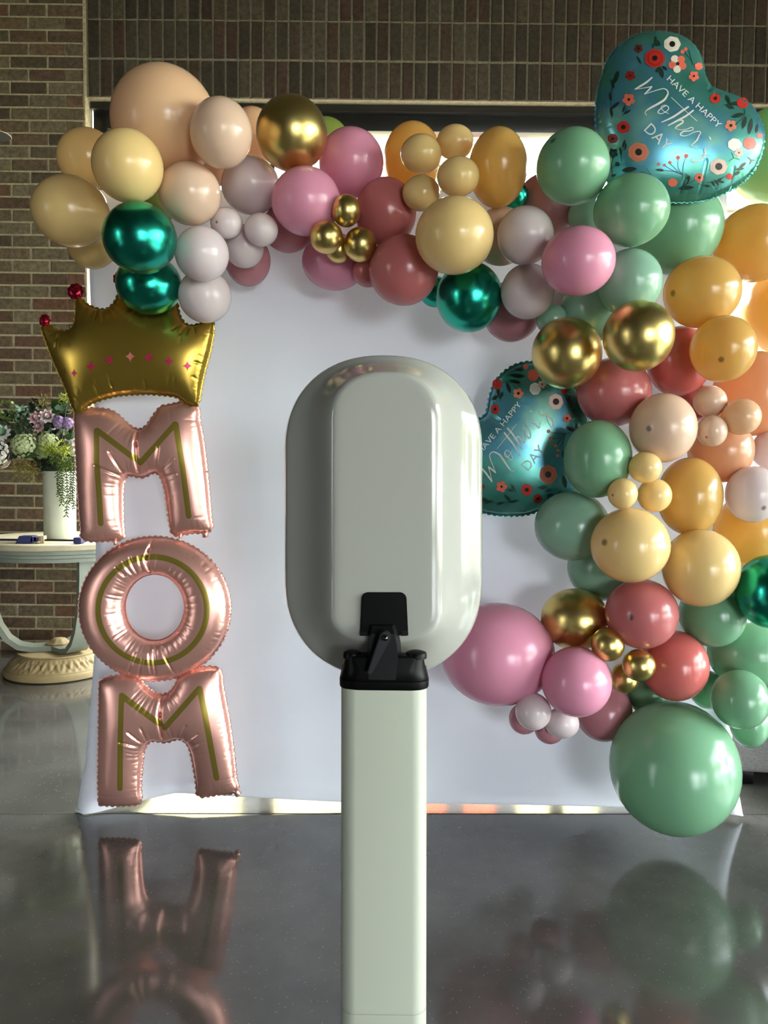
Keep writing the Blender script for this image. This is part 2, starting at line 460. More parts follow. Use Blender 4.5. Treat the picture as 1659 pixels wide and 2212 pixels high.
# ------------------------------------------------------------------ white fabric backdrop
def interp(tab, x):
    return float(np.interp(x, [t[0] for t in tab], [t[1] for t in tab]))
LE = [(400, 192), (580, 193), (750, 200), (900, 206), (1180, 207), (1400, 205), (1500, 197), (1650, 184), (1720, 170), (1762, 165)]
RE = [(400, 1570), (1500, 1578), (1640, 1584), (1700, 1594), (1762, 1605)]
HEM = [(165, 1762), (200, 1756), (270, 1738), (330, 1722), (380, 1711), (540, 1721), (735, 1731), (920, 1734), (1130, 1737), (1345, 1742), (1500, 1750), (1570, 1757), (1605, 1762)]
BY = 2.285
YC = on_floor(165, 1762).y
nu, nv = 90, 90
fv, bv = [], []
for j in range(nv + 1):
    v = (j / nv) ** 0.8
    for i in range(nu + 1):
        u = i / nu
        y = 410 + (1762 - 410) * v
        x = interp(LE, y) * (1 - u) + interp(RE, y) * u
        hy = interp(HEM, x)
        k = max(0, (v - 0.72) / 0.28)
        y = y + (hy - 1762) * k ** 2
        el, er = math.exp(-(u / 0.07) ** 2), math.exp(-((1 - u) / 0.05) ** 2)
        c = max(0, (v - 0.80) / 0.20) ** 1.5
        Yd = BY + (YC - BY) * c * max(el, er)
        # soft folds near the foot of the frame
        Yd += 0.010 * math.exp(-((x - 380 - (1700 - y) * 0.05) / 26) ** 2) * max(0, (y - 1450) / 300)
        Yd -= 0.006 * math.exp(-((hy - y - 22) / 9) ** 2) * (1 if x > 380 else 0.3)
        # the sides of the sleeve turn backwards round the poles
        e = max(0, 1 - u / 0.012, 1 - (1 - u) / 0.012)
        Yd += 0.02 * e * e
        P = at(x, y, Yd)
        P.z = max(P.z, 0.002)
        fv.append(P); bv.append(P + Vector((0, 0.03 - 0.024 * max(0, (v - .9) / .1), 0)))
nfr = len(fv); faces = []
for j in range(nv):
    for i in range(nu):
        a = j * (nu + 1) + i
        faces.append((a, a + 1, a + nu + 2, a + nu + 1))
        faces.append((nfr + a, nfr + a + nu + 1, nfr + a + nu + 2, nfr + a + 1))
for j in range(nv):
    for a, b_ in ((j * (nu + 1), (j + 1) * (nu + 1)), ((j + 1) * (nu + 1) + nu, j * (nu + 1) + nu)):
        faces.append((a, b_, nfr + b_, nfr + a))
for i in range(nu):
    faces.append((i, nfr + i, nfr + i + 1, i + 1))
    a = nv * (nu + 1) + i
    faces.append((a, a + 1, nfr + a + 1, nfr + a))
bd = from_py('fabric_backdrop', fv + bv, faces, M_FABRIC, None, True, 60)
fix_normals(bd)
tag(bd, 'white stretch fabric backdrop on a frame behind the garland', 'backdrop')
hp = [fv[nv * (nu + 1) + i] + Vector((0, 0.003, 0.0)) for i in range(0, nu + 1)]
for p in hp: p.z = max(p.z, 0.006)
MB().add(tube(hp, 0.003, 6)).build('hem', M_FABRIC, bd)

# trees outside the storefront, seen only mirrored in glossy things
M_LEAFY = plain('yellow_green_leaves', (150, 166, 74), .8, noise=.35, nscale=6)
M_BARK = plain('bark', (84, 70, 54), .9)
def tree(loc, h, r, label, seed):
    rr = random.Random(seed); root = empty('tree', loc); bpy.context.view_layer.update()
    tag(root, label, 'tree', 'trees outside the storefront')
    L0 = Vector(loc)
    from_py('trunk', *tube([L0, L0 + Vector((.05, 0, h * .35)), L0 + Vector((0, .05, h * .6))], [.14, .11, .07], 8), M_BARK, root, True)
    bm = bmesh.new()
    for k in range(26):
        c = Vector((rr.uniform(-1, 1) * r * .7, rr.uniform(-1, 1) * r * .7, h * .62 + rr.uniform(-.5, .5) * h * .4)); q = r * rr.uniform(.28, .5)
        rs = bmesh.ops.create_icosphere(bm, subdivisions=2, radius=q)
        for v in rs['verts']: v.co = v.co * rr.uniform(.75, 1.15) + c + L0
    o_ = from_bm('crown', bm, M_LEAFY, root, False)
tree((9.6, -2.6, -.13), 3.6, 1.2, 'leafy tree outside, second from the rear of the storefront', 1)
tree((10.4, .6, -.13), 3.0, 1.1, 'small leafy tree outside the middle of the storefront', 2)
tree((9.2, 3.4, -.13), 3.8, 1.3, 'leafy tree outside the near end of the storefront', 3)
tree((10.2, -6.2, -.13), 4.2, 1.5, 'largest leafy tree outside, by the rear corner', 4)
tree((-9.5, -1.0, -.13), 4.0, 1.5, 'leafy tree outside the narrow left window', 5)

# low building across the way: seen mirrored in the floor under the hem of the backdrop
M_CREAM = plain('cream_render', (206, 196, 152), .9, noise=.06, nscale=3); M_TERRA = plain('terracotta_cladding', (186, 98, 66), .8, noise=.12, nscale=5); M_DGLASS = plain('dark_glazing', (30, 33, 34), .2)
bl = empty('building', (0, 9.4, -.13)); bpy.context.view_layer.update()
tag(bl, 'low cream building with terracotta panels outside the back window', 'building')
box('wall', (-9, 9.2, -.13), (9, 9.6, 4.1), M_CREAM, bl)
for (a, b_) in ((-4.4, -3.2), (-1.69, -1.40), (.80, .99), (1.40, 1.64), (2.66, 3.3), (4.6, 5.4)):
    box('window', (a, 9.14, .3), (b_, 9.25, 3.7), M_DGLASS, bl)
for (a, b_) in ((.42, .78), (1.01, 1.38)):
    box('cladding_panel', (a, 9.13, 0), (b_, 9.22, 3.9), M_TERRA, bl)
box('coping', (-9.05, 9.1, 4.1), (9.05, 9.7, 4.18), M_DGLASS, bl)
# ------------------------------------------------------------------ photo booth on its post
def rrect(cx, cy, hw, hd, r, z, n=8):
    pts = []
    for (sx, sy, a0) in ((1, 1, 0), (-1, 1, 90), (-1, -1, 180), (1, -1, 270)):
        for k in range(n + 1):
            a = math.radians(a0 + 90 * k / n)
            pts.append(Vector((cx + sx * (hw - r) + r * math.cos(a), cy + sy * (hd - r) + r * math.sin(a), z)))
    return pts
booth = empty('photo_booth', (at(829, 1490, 1.07).x, 1.07, 0))
tag(booth, 'white pill-shaped photo booth seen from behind on a white square post', 'photo booth')
PF = 1.02                                              # front face of the post (towards the camera)
def px_w(dpx, Y): return dpx * Y / F
zt = at(829, 1488, PF).z
ctop, cbot = at(829.3, 1490, PF).x, at(828.5, 2212, PF).x
zb = at(829, 2212, PF).z
rings = []
for z in (0.016, 0.30, zt):
    t = (zt - z) / (zt - zb)
    cx = ctop + (cbot - ctop) * t
    hw = px_w(187.3, PF + 0.02) / 2 * (1 + 0.022 * t)
    rings.append(rrect(cx, PF + 0.05, hw, 0.05, 0.021, z))
post = from_py('post', *loft(rings), M_POST, booth, True, 50)
sz = at(829, 2192, PF).z
tt = (zt - sz) / (zt - zb); cxs = ctop + (cbot - ctop) * tt
seam = [rrect(cxs, PF + 0.05, px_w(187.3, PF + 0.02) / 2 * (1 + 0.022 * tt) + 0.0003, 0.0503, 0.021, sz + d) for d in (-.0005, .0005)]
from_py('seam', *loft(seam, False, False), plain('seam_shadow', (150, 150, 140), 0.6), booth, True)
base = [rrect(cbot, PF + 0.05, h, h, 0.02, z) for (h, z) in ((0.2, 0.0), (0.2, 0.012), (0.195, 0.016))]
from_py('base_plate', *loft(base), M_POST, booth, True, 40)

# black tilting mount
def lvl(y, Y=PF): return at(829, y, Y).z
mcx = ctop
prof = [(1491.5, 98), (1488, 98.8), (1474, 98.8), (1471, 96.5), (1450, 91), (1428, 86.5), (1423, 84.5), (1420, 80)]
rings = []
for (y, w), (f0, bk) in zip(prof, [(0, .112), (-.0008, .113), (-.0008, .113), (.0008, .105), (.003, .068), (.005, .038), (.006, .034), (.009, .029)]):
    rings.append(rrect(mcx + px_w(0.5, PF), PF + (f0 + bk) / 2, px_w(w, PF + .01), (bk - f0) / 2, min(.024, (bk - f0) * .45), lvl(y)))
mount = from_py('mount', *loft(rings), M_BLACK, booth, True, 35)
# neck with bevelled sides
rings = []
for (y, xl, xr, yf) in ((1469, 791, 864, PF + .001), (1430, 791.5, 868, PF + .004), (1395, 794, 866, PF + .006), (1372, 796, 861, PF + .008), (1356, 799, 856, PF + .012)):
    z = lvl(y); Y = PF + .005
    L_, R_ = at(xl, y, Y).x, at(xr, y, Y).x; ch = px_w(9, Y)
    rings.append([Vector((L_ + ch * .6, yf, z)), Vector((R_ - ch, yf, z)), Vector((R_, yf + .016, z)), Vector((R_, PF + .07, z)), Vector((L_, PF + .07, z)), Vector((L_, yf + .012, z))])
neck = from_py('neck', *loft(rings), M_BLACKG, booth, False)
fix_normals(neck)
# black hinge cover let into the shell
def poly_plate(name, pts, Y0, Y1, mat, parent, bev=0.002):
    bm = bmesh.new()
    vsf = [bm.verts.new(at(x, y, Y0)) for x, y in pts]
    f = bm.faces.new(vsf)
    r = bmesh.ops.extrude_face_region(bm, geom=[f])
    for v in r['geom']:
        if isinstance(v, bmesh.types.BMVert): v.co.y += (Y1 - Y0)
    front = [e for e in bm.edges if all(abs(v.co.y - Y0) < 1e-5 for v in e.verts)]
    bmesh.ops.recalc_face_normals(bm, faces=bm.faces[:])
    if bev: bmesh.ops.bevel(bm, geom=front, offset=bev, segments=2, affect='EDGES')
    return from_bm(name, bm, mat, parent, True, 35)
SH = 1.046                                             # rearmost face of the shell
def rounded(x0, x1, y0, y1, r, dx=0):
    pts = []
    for k in range(9):
        a = math.radians(180 + 90 * k / 8); pts.append((x0 + r + r * math.cos(a), y0 + r + r * math.sin(a)))
    for k in range(9):
        a = math.radians(270 + 90 * k / 8); pts.append((x1 - r + r * math.cos(a), y0 + r + r * math.sin(a)))
    pts += [(x1 + dx, y1), (x0 - dx, y1)]
    return pts
hinge = poly_plate('hinge_cover', rounded(781, 878.5, 1280, 1373, 15, 3.5), SH - .004, SH + .085, M_BLACK, booth, .0015)
for (a, b_) in ((778, 795), (866, 880)):
    poly_plate('hinge_tab', [(a, 1364), (b_, 1364), (b_, 1374), (a, 1374)], SH - .006, SH + .03, M_BLACKG, booth, .001)
# clamping lever
LV = PF - .012
ang = math.atan2(1455 - 1377, 797 - 832)
pts = []
for k in range(13):
    a = ang + math.pi / 2 + math.pi * k / 12
    pts.append((832 + 12 * math.cos(a), 1377 + 12 * math.sin(a)))
nx, ny = math.cos(ang + math.pi / 2), math.sin(ang + math.pi / 2)
pts += [(799 - nx * 5.5, 1453 - ny * 5.5), (797, 1456.5), (797 + nx * 4, 1455 + ny * 4)]
lever = poly_plate('lever', pts, LV, LV + .012, plain('lever_grey_black', (30, 31, 33), 0.45, spec=.3), booth, .001)
bolt_c = at(832, 1377, LV)
bp = [(px_w(6.8, LV), 0), (px_w(6.8, LV), .003), (px_w(5.5, LV), .0055), (px_w(3, LV), .007), (.0001, .0074)]
v_, f_ = lathe(bp, 20)
v_ = [Vector((bolt_c.x + p.x, LV - p.z, bolt_c.z + p.y)) for p in v_]
b_o = from_py('bolt', v_, f_, plain('dark_steel', (70, 72, 74), 0.25, metal=1.0), lever, True, 40); fix_normals(b_o)
# knobs
for (cx, xa, w, y0, y1, st, Yk) in ((761, 0, 20, 1405, 1425, 11, PF + .02), (899, 0, 23, 1404.5, 1424, 9, PF + .02)):
    c = at(cx, 1424, Yk); s = Yk / F; hh = (y1 - y0) * s
    prof = [(st * s, -6 * s), (st * s, 1 * s), (w * .75 * s, 2 * s), (w * s, 3.5 * s), (w * 1.0 * s, hh * .62), (w * .93 * s, hh * .8), (w * .6 * s, hh * .95), (w * .2 * s, hh), (.0001, hh)]
    o = from_py('knob', *lathe(prof, 28, (c.x, Yk, c.z)), M_BLACK, booth, True, 35); fix_normals(o)

# white shell: outer pill outline to raised plateau, pixel outlines laid out at their own depths
def sup(cx, hw, yt, ct, yb, cb, n, NP=96):
    pts = []
    for k in range(NP):
        a = 2 * math.pi * (k + .5) / NP
        ca, sa = math.cos(a), math.sin(a)
        x = math.copysign(abs(ca) ** (2 / n), ca); y = math.copysign(abs(sa) ** (2 / n), sa)
        if sa > 0: pts.append((cx + hw * x, cb + (yb - cb) * y))
        else: pts.append((cx + hw * x, ct + (ct - yt) * y))
    return pts
OUT = sup(828.5, 211.5, 768, 972, 1462, 1250, 2.25)
INN = sup(832, 113, 806, 912, 1384, 1325, 2.5)
SD = 0.088                                             # how far the shell bulges towards the camera
prof = [(-.02, -.016), (-.008, -.008), (0, 0), (.012, .004), (.05, .0075), (.16, .012), (.30, .0195), (.44, .030), (.57, .043), (.68, .056), (.77, .067), (.85, .076), (.92, .0825), (.98, .0862), (1.05, .0876), (1.15, .088)]
rings = []
for (s, d) in prof:
    Y = SH + SD - d
    ring = []
    for (o, i_) in zip(OUT, INN):
        if s <= 1: q = (o[0] + (i_[0] - o[0]) * s, o[1] + (i_[1] - o[1]) * s)
        else: q = (i_[0] + (832 - i_[0]) * (s - 1), i_[1] + (1095 - i_[1]) * (s - 1) * .5)
        ring.append(at(q[0], q[1], Y))
    rings.append(ring)
shell = from_py('shell', *loft(rings), M_WHITEGLOSS, booth, True, None)
fix_normals(shell)
# tablet front facing the backdrop
cen = sum(rings[2], Vector()) / len(rings[2])
inn = [[cen + (p - cen) * .985 + Vector((0, 0.02, 0)) for p in rings[2]], [cen + (p - cen) * .93 + Vector((0, 0.028, 0)) for p in rings[2]]]
fr_ = from_py('front_bezel', *loft([rings[0]] + inn), M_WHITEGLOSS, booth, True, 40); fix_normals(fr_)
# ------------------------------------------------------------------ foil balloons
def seg_dist(P, A, B):
    """distance of points P (n,2) to segments A-B (m,2) -> (n,m), and parameter"""
    d = B - A; L2 = (d ** 2).sum(1) + 1e-9
    t = ((P[:, None, :] - A[None]) * d[None]).sum(2) / L2[None]
    t = np.clip(t, 0, 1)
    q = A[None] + d[None] * t[..., None]
    return np.sqrt(((P[:, None, :] - q) ** 2).sum(2)), t
def inside(P, poly):
    x, y = P[:, 0], P[:, 1]; r = np.zeros(len(P), bool); n = len(poly)
    for i in range(n):
        x1, y1 = poly[i]; x2, y2 = poly[(i + 1) % n]
        c = ((y1 > y) != (y2 > y)) & (x < (x2 - x1) * (y - y1) / (y2 - y1 + 1e-12) + x1)
        r ^= c
    return r
def resample(poly, step, closed=True):
    p = np.array(poly, float)
    if closed: p = np.vstack([p, p[:1]])
    d = np.sqrt(((p[1:] - p[:-1]) ** 2).sum(1)); s = np.concatenate([[0], np.cumsum(d)])
    n = max(8, int(s[-1] / step)); t = np.linspace(0, s[-1], n + (0 if closed else 1), endpoint=not closed)
    return np.stack([np.interp(t, s, p[:, 0]), np.interp(t, s, p[:, 1])], 1)
def smooth_closed(p, it=2):
    for _ in range(it):
        p = (np.roll(p, 1, 0) + 2 * p + np.roll(p, -1, 0)) / 4
    return p
class Foil:
    def __init__(s, outline, holes, Y, hmax, step=2.6, grid=3.0, power=0.5, pucker=0.05, creases=(), smooth=2, seed=1, tilt=(0, 0)):
        s.Y, s.hmax = Y, hmax
        r = np.random.default_rng(seed)
        s.loops = [smooth_closed(resample(outline, step), smooth)] + [smooth_closed(resample(h, step), smooth) for h in holes]
        s.c = s.loops[0].mean(0); s.tilt = tilt
        lo = s.loops[0].min(0) - 6; hi = s.loops[0].max(0) + 6
        g = grid; nx, ny = int((hi[0] - lo[0]) / g) + 2, int((hi[1] - lo[1]) / g) + 2
        X, Yg = np.meshgrid(lo[0] + g * np.arange(nx), lo[1] + g * np.arange(ny))
        P = np.stack([X.ravel(), Yg.ravel()], 1)
        ins = s.mask(P).reshape(ny, nx)
        u = np.zeros((ny, nx))
        w = 1.85                                        # over-relaxed red-black Poisson solve: the inflated cushion
        rb = (np.add.outer(np.arange(ny), np.arange(nx)) % 2).astype(bool)
        for it in range(420):
            for c_ in (rb, ~rb):
                nb = np.zeros_like(u)
                nb[1:-1, 1:-1] = (u[:-2, 1:-1] + u[2:, 1:-1] + u[1:-1, :-2] + u[1:-1, 2:] + 1.0) / 4
                mk = ins & c_
                u[mk] += w * (nb[mk] - u[mk])
        s.g, s.lo, s.u, s.umax = g, lo, u, u.max(); s.power = power
        # creases: given ones and random puckers running in from the seam
        A, B, Wd, Am = [], [], [], []
        for (pl, wd, am) in creases:
            for a, b_ in zip(pl[:-1], pl[1:]): A.append(a); B.append(b_); Wd.append(wd); Am.append(am)
        s.ncre = len(A)
        for lp in s.loops:
            n = len(lp); k = 0
            while k < n:
                t = lp[(k + 3) % n] - lp[k - 3]; t = t / (np.linalg.norm(t) + 1e-9); nn = np.array([-t[1], t[0]])
                q = lp[k] + nn * 4
                if not s.mask(q[None])[0]: nn = -nn
                bend = np.dot((lp[(k + 5) % n] + lp[k - 5] - 2 * lp[k]), nn)      # concave places pucker more
                ln = r.uniform(8, 20) if bend > -0.6 else r.uniform(22, 48)
                if bend < -0.25 or r.random() < 0.75:
                    A.append(lp[k]); B.append(lp[k] + nn * ln + t * r.uniform(-3, 3)); Wd.append(r.uniform(1.4, 2.4)); Am.append(r.uniform(.5, 1.2) * pucker)
                k += int(r.integers(2, 5))
        s.A, s.B, s.Wd, s.Am = np.array(A), np.array(B), np.array(Wd), np.array(Am)
    def mask(s, P):
        r = inside(P, s.loops[0])
        for h in s.loops[1:]: r &= ~inside(P, h)
        return r
    def height(s, P, crease=True):
        f = (P - s.lo) / s.g
        ix = np.clip(f[:, 0].astype(int), 0, s.u.shape[1] - 2); iy = np.clip(f[:, 1].astype(int), 0, s.u.shape[0] - 2)
        a = np.clip(f[:, 0] - ix, 0, 1); b_ = np.clip(f[:, 1] - iy, 0, 1)
        u = s.u[iy, ix] * (1 - a) * (1 - b_) + s.u[iy, ix + 1] * a * (1 - b_) + s.u[iy + 1, ix] * (1 - a) * b_ + s.u[iy + 1, ix + 1] * a * b_
        h = (np.maximum(u, 0) / s.umax) ** s.power
        if crease:
            D, t = seg_dist(P, s.A, s.B)
            fade = np.where(np.arange(len(s.A))[None] < s.ncre, 1.0, (1 - t) ** 0.7)
            h = h * (1 - np.clip((s.Am[None] * fade * np.exp(-(D / s.Wd[None]) ** 2)).sum(1), 0, .5))
        return h * s.hmax
    def base(s, q):
        Yq = s.Y + s.tilt[0] * (q[0] - s.c[0]) / 300 + s.tilt[1] * (q[1] - s.c[1]) / 300
        return at(q[0], q[1], Yq)
    def surf(s, P, off=0.0, crease=True):
        h = s.height(P, crease) + off
        return [s.base(p) + Vector((0, -hh, 0)) for p, hh in zip(P, h)]
    def unpx(s, px):
        """outline coordinates whose inflated surface is seen at the pixels px"""
        q = np.array(px, float); t = q.copy()
        for _ in range(4):
            pr = np.array([project(v) for v in s.surf(q, 0, False)])
            q = q + (t - pr)
        return q
    def build(s, name, mats, vstep=3.0, line=None, parent=None, scallop=(3.6, 12.0), rim=2.4, seed=3):
        bl = s.loops
        pts, edges = [], []
        for lp in bl:
            b = len(pts); n = len(lp); pts += [tuple(p) for p in lp]
            edges += [(b + i, b + (i + 1) % n) for i in range(n)]
        nb = len(pts)
        lo, hi = bl[0].min(0), bl[0].max(0)
        gx, gy = np.meshgrid(np.arange(lo[0], hi[0], vstep), np.arange(lo[1], hi[1], vstep * .9))
        gx[1::2] += vstep / 2
        G = np.stack([gx.ravel(), gy.ravel()], 1); G = G[s.mask(G)]
        allb = np.vstack(bl)
        keep = np.ones(len(G), bool)
        for k in range(0, len(G), 4000):
            dd = ((G[k:k + 4000, None] - allb[None]) ** 2).sum(2).min(1); keep[k:k + 4000] = dd > (vstep * .6) ** 2
        G = G[keep]
        pts += [tuple(p) for p in G]
        vo, eo, fo, ov, oe, of = delaunay_2d_cdt([Vector(p) for p in pts], edges, [], 0, 1e-5)
        V = np.array([(v.x, v.y) for v in vo]); Fc = np.array([tuple(f) for f in fo if len(f) == 3])
        cen = V[Fc].mean(1); Fc = Fc[s.mask(cen)]
        n = len(V)
        onb = np.zeros(n, bool)
        for i, o_ in enumerate(ov):
            if any(k < nb for k in o_): onb[i] = True
        h = s.height(V); h[onb] = 0
        base_ = [s.base(p) for p in V]
        front = [p + Vector((0, -a, 0)) for p, a in zip(base_, h)]
        back = [p + Vector((0, a, 0)) for p, a in zip(base_, h)]
        verts = list(front); idx_back = []
        for i in range(n):
            if onb[i]: idx_back.append(i)
            else: idx_back.append(len(verts)); verts.append(back[i])
        # orient
        faces = []
        for f in Fc:
            a, b_, c = V[f[0]], V[f[1]], V[f[2]]
            cr = (b_[0] - a[0]) * (c[1] - a[1]) - (b_[1] - a[1]) * (c[0] - a[0])
            t = (f[0], f[1], f[2]) if cr < 0 else (f[0], f[2], f[1])
            faces.append(tuple(int(x) for x in t)); faces.append((idx_back[t[0]], idx_back[t[2]], idx_back[t[1]]))
        # seam rim, scalloped
        inv = {}
        for i, o_ in enumerate(ov):
            for k in o_:
                if k < nb: inv[k] = i
        r = np.random.default_rng(seed); b = 0
        for li, lp in enumerate(bl):
            m_ = len(lp); ring = []; per = 0.0; ph = r.uniform(0, 6)
            for k in range(m_):
                t = lp[(k + 2) % m_] - lp[k - 2]; t /= (np.linalg.norm(t) + 1e-9); nn = np.array([-t[1], t[0]])
                if s.mask((lp[k] + nn * 2.5)[None])[0]: nn = -nn
                per += np.linalg.norm(lp[(k + 1) % m_] - lp[k])
                d = (rim if li == 0 else 1.0) + (scallop[0] if li == 0 else 0.4) * abs(math.sin(ph + math.pi * per / scallop[1]))
                q = lp[k] + nn * d
                ring.append(len(verts)); verts.append(s.base(q) + Vector((0, 0.0012 * math.sin(per * .9), 0)))
            for k in range(m_):
                k2 = (k + 1) % m_
                if b + k in inv and b + k2 in inv:
                    faces.append((inv[b + k], inv[b + k2], ring[k2], ring[k]))
            b += m_
        me = bpy.data.meshes.new(name); me.from_pydata([tuple(v) for v in verts], [], faces)
        if line is not None:
            lv = np.full(len(verts), 99.0)
            pl = s.unpx(resample(line[0], 4, closed=line[1]))
            A = pl if line[1] else pl[:-1]; B = np.roll(pl, -1, 0) if line[1] else pl[1:]
            D, _ = seg_dist(V, A, B); lv[:n] = D.min(1)
            at_ = me.attributes.new('line', 'FLOAT', 'POINT'); at_.data.foreach_set('value', lv)
        me.update()
        return link_mesh(name, me, mats, parent, True)
def cv(pts, x0, y0, s): return [(x0 + x / s, y0 + y / s) for x, y in pts]

M_ROSE = foil_mat('rose_gold_foil', (242, 182, 168), stripe=(166, 146, 66), hw=5.9, rough=0.33)
M_GOLDFOIL = foil_mat('gold_foil', (176, 146, 62), rough=0.28, metal=.85)
M_REDFOIL = foil_mat('red_foil', (150, 22, 44), rough=0.25)

M1 = cv([(60,180),(90,145),(120,125),(250,120),(340,125),(420,135),(490,165),(540,205),(600,265),(660,315),(710,340),(755,352),(800,340),(850,300),(910,210),(960,140),(1000,95),(1080,85),(1180,62),(1260,45),(1330,62),(1390,85),(1402,180),(1400,230),(1425,350),(1450,500),(1475,700),(1500,950),(1520,1200),(1530,1330),(1545,1380),(1530,1425),(1490,1450),(1430,1455),(1350,1448),(1250,1468),(1160,1488),(1115,1460),(1105,1400),(1090,1320),(1070,1180),(1050,1020),(1020,900),(990,835),(950,800),(900,800),(860,825),(800,848),(755,852),(700,832),(640,828),(600,860),(575,930),(568,1050),(570,1200),(572,1330),(580,1430),(588,1500),(560,1530),(480,1535),(400,1540),(300,1545),(200,1542),(150,1525),(130,1490),(140,1420),(125,1300),(110,1100),(95,900),(85,700),(75,500),(66,300)], 150, 860, 5.027)
S1 = cv([(340,1362),(325,1100),(295,700),(292,345),(770,702),(1153,275),(1230,770),(1296,1282)], 150, 860, 5.027)
C1 = [(cv([(755,330),(763,500),(770,800)], 150, 860, 5.027), 3.2, .30), (cv([(490,590),(610,800)], 150, 860, 5.027), 2, .12), (cv([(330,735),(600,850)], 150, 860, 5.027), 2, .12), (cv([(1010,540),(960,790)], 150, 860, 5.027), 2, .12), (cv([(1170,660),(1010,800)], 150, 860, 5.027), 2, .12), (cv([(1200,825),(1040,855)], 150, 860, 5.027), 2, .08)]
M3 = cv([(125,250),(180,215),(270,200),(360,190),(460,200),(530,230),(580,290),(640,345),(700,380),(765,395),(830,370),(890,300),(930,210),(980,165),(1060,130),(1150,115),(1260,105),(1340,120),(1362,180),(1370,290),(1395,420),(1430,600),(1460,800),(1485,1000),(1500,1150),(1510,1260),(1530,1300),(1520,1370),(1440,1390),(1350,1390),(1260,1405),(1160,1420),(1120,1395),(1120,1320),(1110,1230),(1085,1080),(1060,960),(1030,890),(980,838),(920,822),(870,837),(820,855),(785,862),(740,852),(680,842),(630,852),(590,890),(560,970),(545,1100),(535,1250),(530,1360),(540,1450),(520,1495),(400,1505),(300,1510),(180,1505),(115,1500),(122,1430),(115,1300),(118,1000),(120,700),(123,450)], 190, 1420, 4.74)
S3 = cv([(327,1343),(330,900),(335,650),(343,392),(785,722),(1143,314),(1200,600),(1317,1238)], 190, 1420, 4.74)
C3 = [(cv([(765,380),(772,560),(785,800)], 190, 1420, 4.74), 3.2, .30), (cv([(455,720),(590,850)], 190, 1420, 4.74), 2, .12), (cv([(585,680),(630,810)], 190, 1420, 4.74), 2, .12), (cv([(370,825),(545,875)], 190, 1420, 4.74), 2, .12), (cv([(1040,660),(970,800)], 190, 1420, 4.74), 2, .12), (cv([(1150,740),(1030,820)], 190, 1420, 4.74), 2, .08)]
def ell(cx, cy, rx, ry, n=120): return [(cx + rx * math.cos(2 * math.pi * k / n), cy + ry * math.sin(2 * math.pi * k / n)) for k in range(n)]
O_ = cv(ell(825, 828, 765, 724), 160, 1140, 4.74); OH = cv(ell(827, 814, 303, 338), 160, 1140, 4.74); OS = cv(ell(802, 841, 557, 543), 160, 1140, 4.74)
CO = [(cv([(825,100),(795,220),(775,300),(795,430)], 160, 1140, 4.74), 2.6, .28)] + [(cv(l, 160, 1140, 4.74), 1.8, .12) for l in ([(670,1260),(570,1490)], [(810,1270),(825,1460)], [(850,1230),(870,1470)], [(930,1200),(1060,1480)], [(745,1310),(690,1500)], [(610,290),(670,440)], [(545,330),(620,450)], [(700,280),(730,420)], [(470,390),(560,470)])]
for (out, holes, lin_, cre, closed, label, sd) in (
        (M1, [], S1, C1, False, 'rose gold foil letter M directly beneath the gold crown', 1),
        (O_, [OH], OS, CO, True, 'rose gold foil letter O between the two letters M', 2),
        (M3, [], S3, C3, False, 'rose gold foil letter M lowest of the column, just above the floor', 3)):
    f = Foil(out, holes, 2.175, 0.044, creases=cre, seed=sd, pucker=.07)
    o = f.build('letter_balloon', M_ROSE, 2.6, (lin_, closed), seed=sd)
    tag(o, label, 'foil balloon', 'rose gold letters spelling MOM')
    # filling valve and tie tabs
    tabs = {1: [((1470, 1440), (1480, 1515), 9)], 2: [((1085, 110), (1090, 60), 5), ((430, 175), (415, 120), 5)], 3: [((1500, 1345), (1550, 1415), 10)]}[sd]
    sc_ = {1: (150, 860, 5.027), 2: (160, 1140, 4.74), 3: (190, 1420, 4.74)}[sd]
    for (a, b_, w) in tabs:
        (ax, ay), (bx, by) = cv([a, b_], *sc_)
        A, B = at(ax, ay, 2.175), at(bx, by, 2.175)
        v_, f_ = tube([A, A.lerp(B, .5), A.lerp(B, .9), B], [w * .0011, w * .0009, w * .001, w * .0005], 10)
        t_ = from_py('filling_tab', v_, f_, M_ROSE, o, True); fix_normals(t_)
        la = t_.data.attributes.new('line', 'FLOAT', 'POINT'); la.data.foreach_set('value', [99.0] * len(t_.data.vertices))

# gold crown
CR = cv([(45,440),(75,425),(110,437),(180,478),(250,490),(310,470),(345,410),(356,320),(352,240),(358,185),(372,175),(390,190),(430,240),(500,275),(570,295),(640,285),(690,240),(720,190),(740,130),(755,60),(775,45),(795,60),(830,150),(880,230),(950,290),(1050,310),(1130,290),(1190,255),(1218,190),(1235,150),(1247,200),(1257,290),(1277,360),(1320,420),(1380,440),(1440,428),(1500,400),(1560,395),(1577,415),(1570,520),(1545,650),(1510,780),(1485,880),(1465,980),(1450,1080),(1435,1130),(1390,1140),(1330,1120),(1290,1080),(1240,1055),(1170,1045),(1000,1030),(850,1035),(720,1045),(600,1075),(500,1110),(430,1150),(390,1195),(345,1200),(310,1120),(280,1030),(245,950),(215,880),(175,790),(130,680),(85,560),(58,490)], 80, 600, 4.1475)
CC = [(cv(l, 80, 600, 4.1475), 1.8, .12) for l in ([(700,960),(720,1050)], [(1000,940),(1005,1030)], [(560,980),(580,1080)], [(1245,485),(1300,430)], [(1312,520),(1335,455)], [(1360,520),(1360,455)], [(1435,500),(1405,450)], [(190,560),(250,505)], [(130,520),(190,490)], [(1520,790),(1440,770)], [(1460,920),(1420,900)], [(215,890),(280,850)])]
fc = Foil(CR, [], 2.15, 0.052, creases=CC, seed=5, pucker=.10, power=.46)
crown = fc.build('crown_balloon', M_GOLDFOIL, 2.8, seed=5)
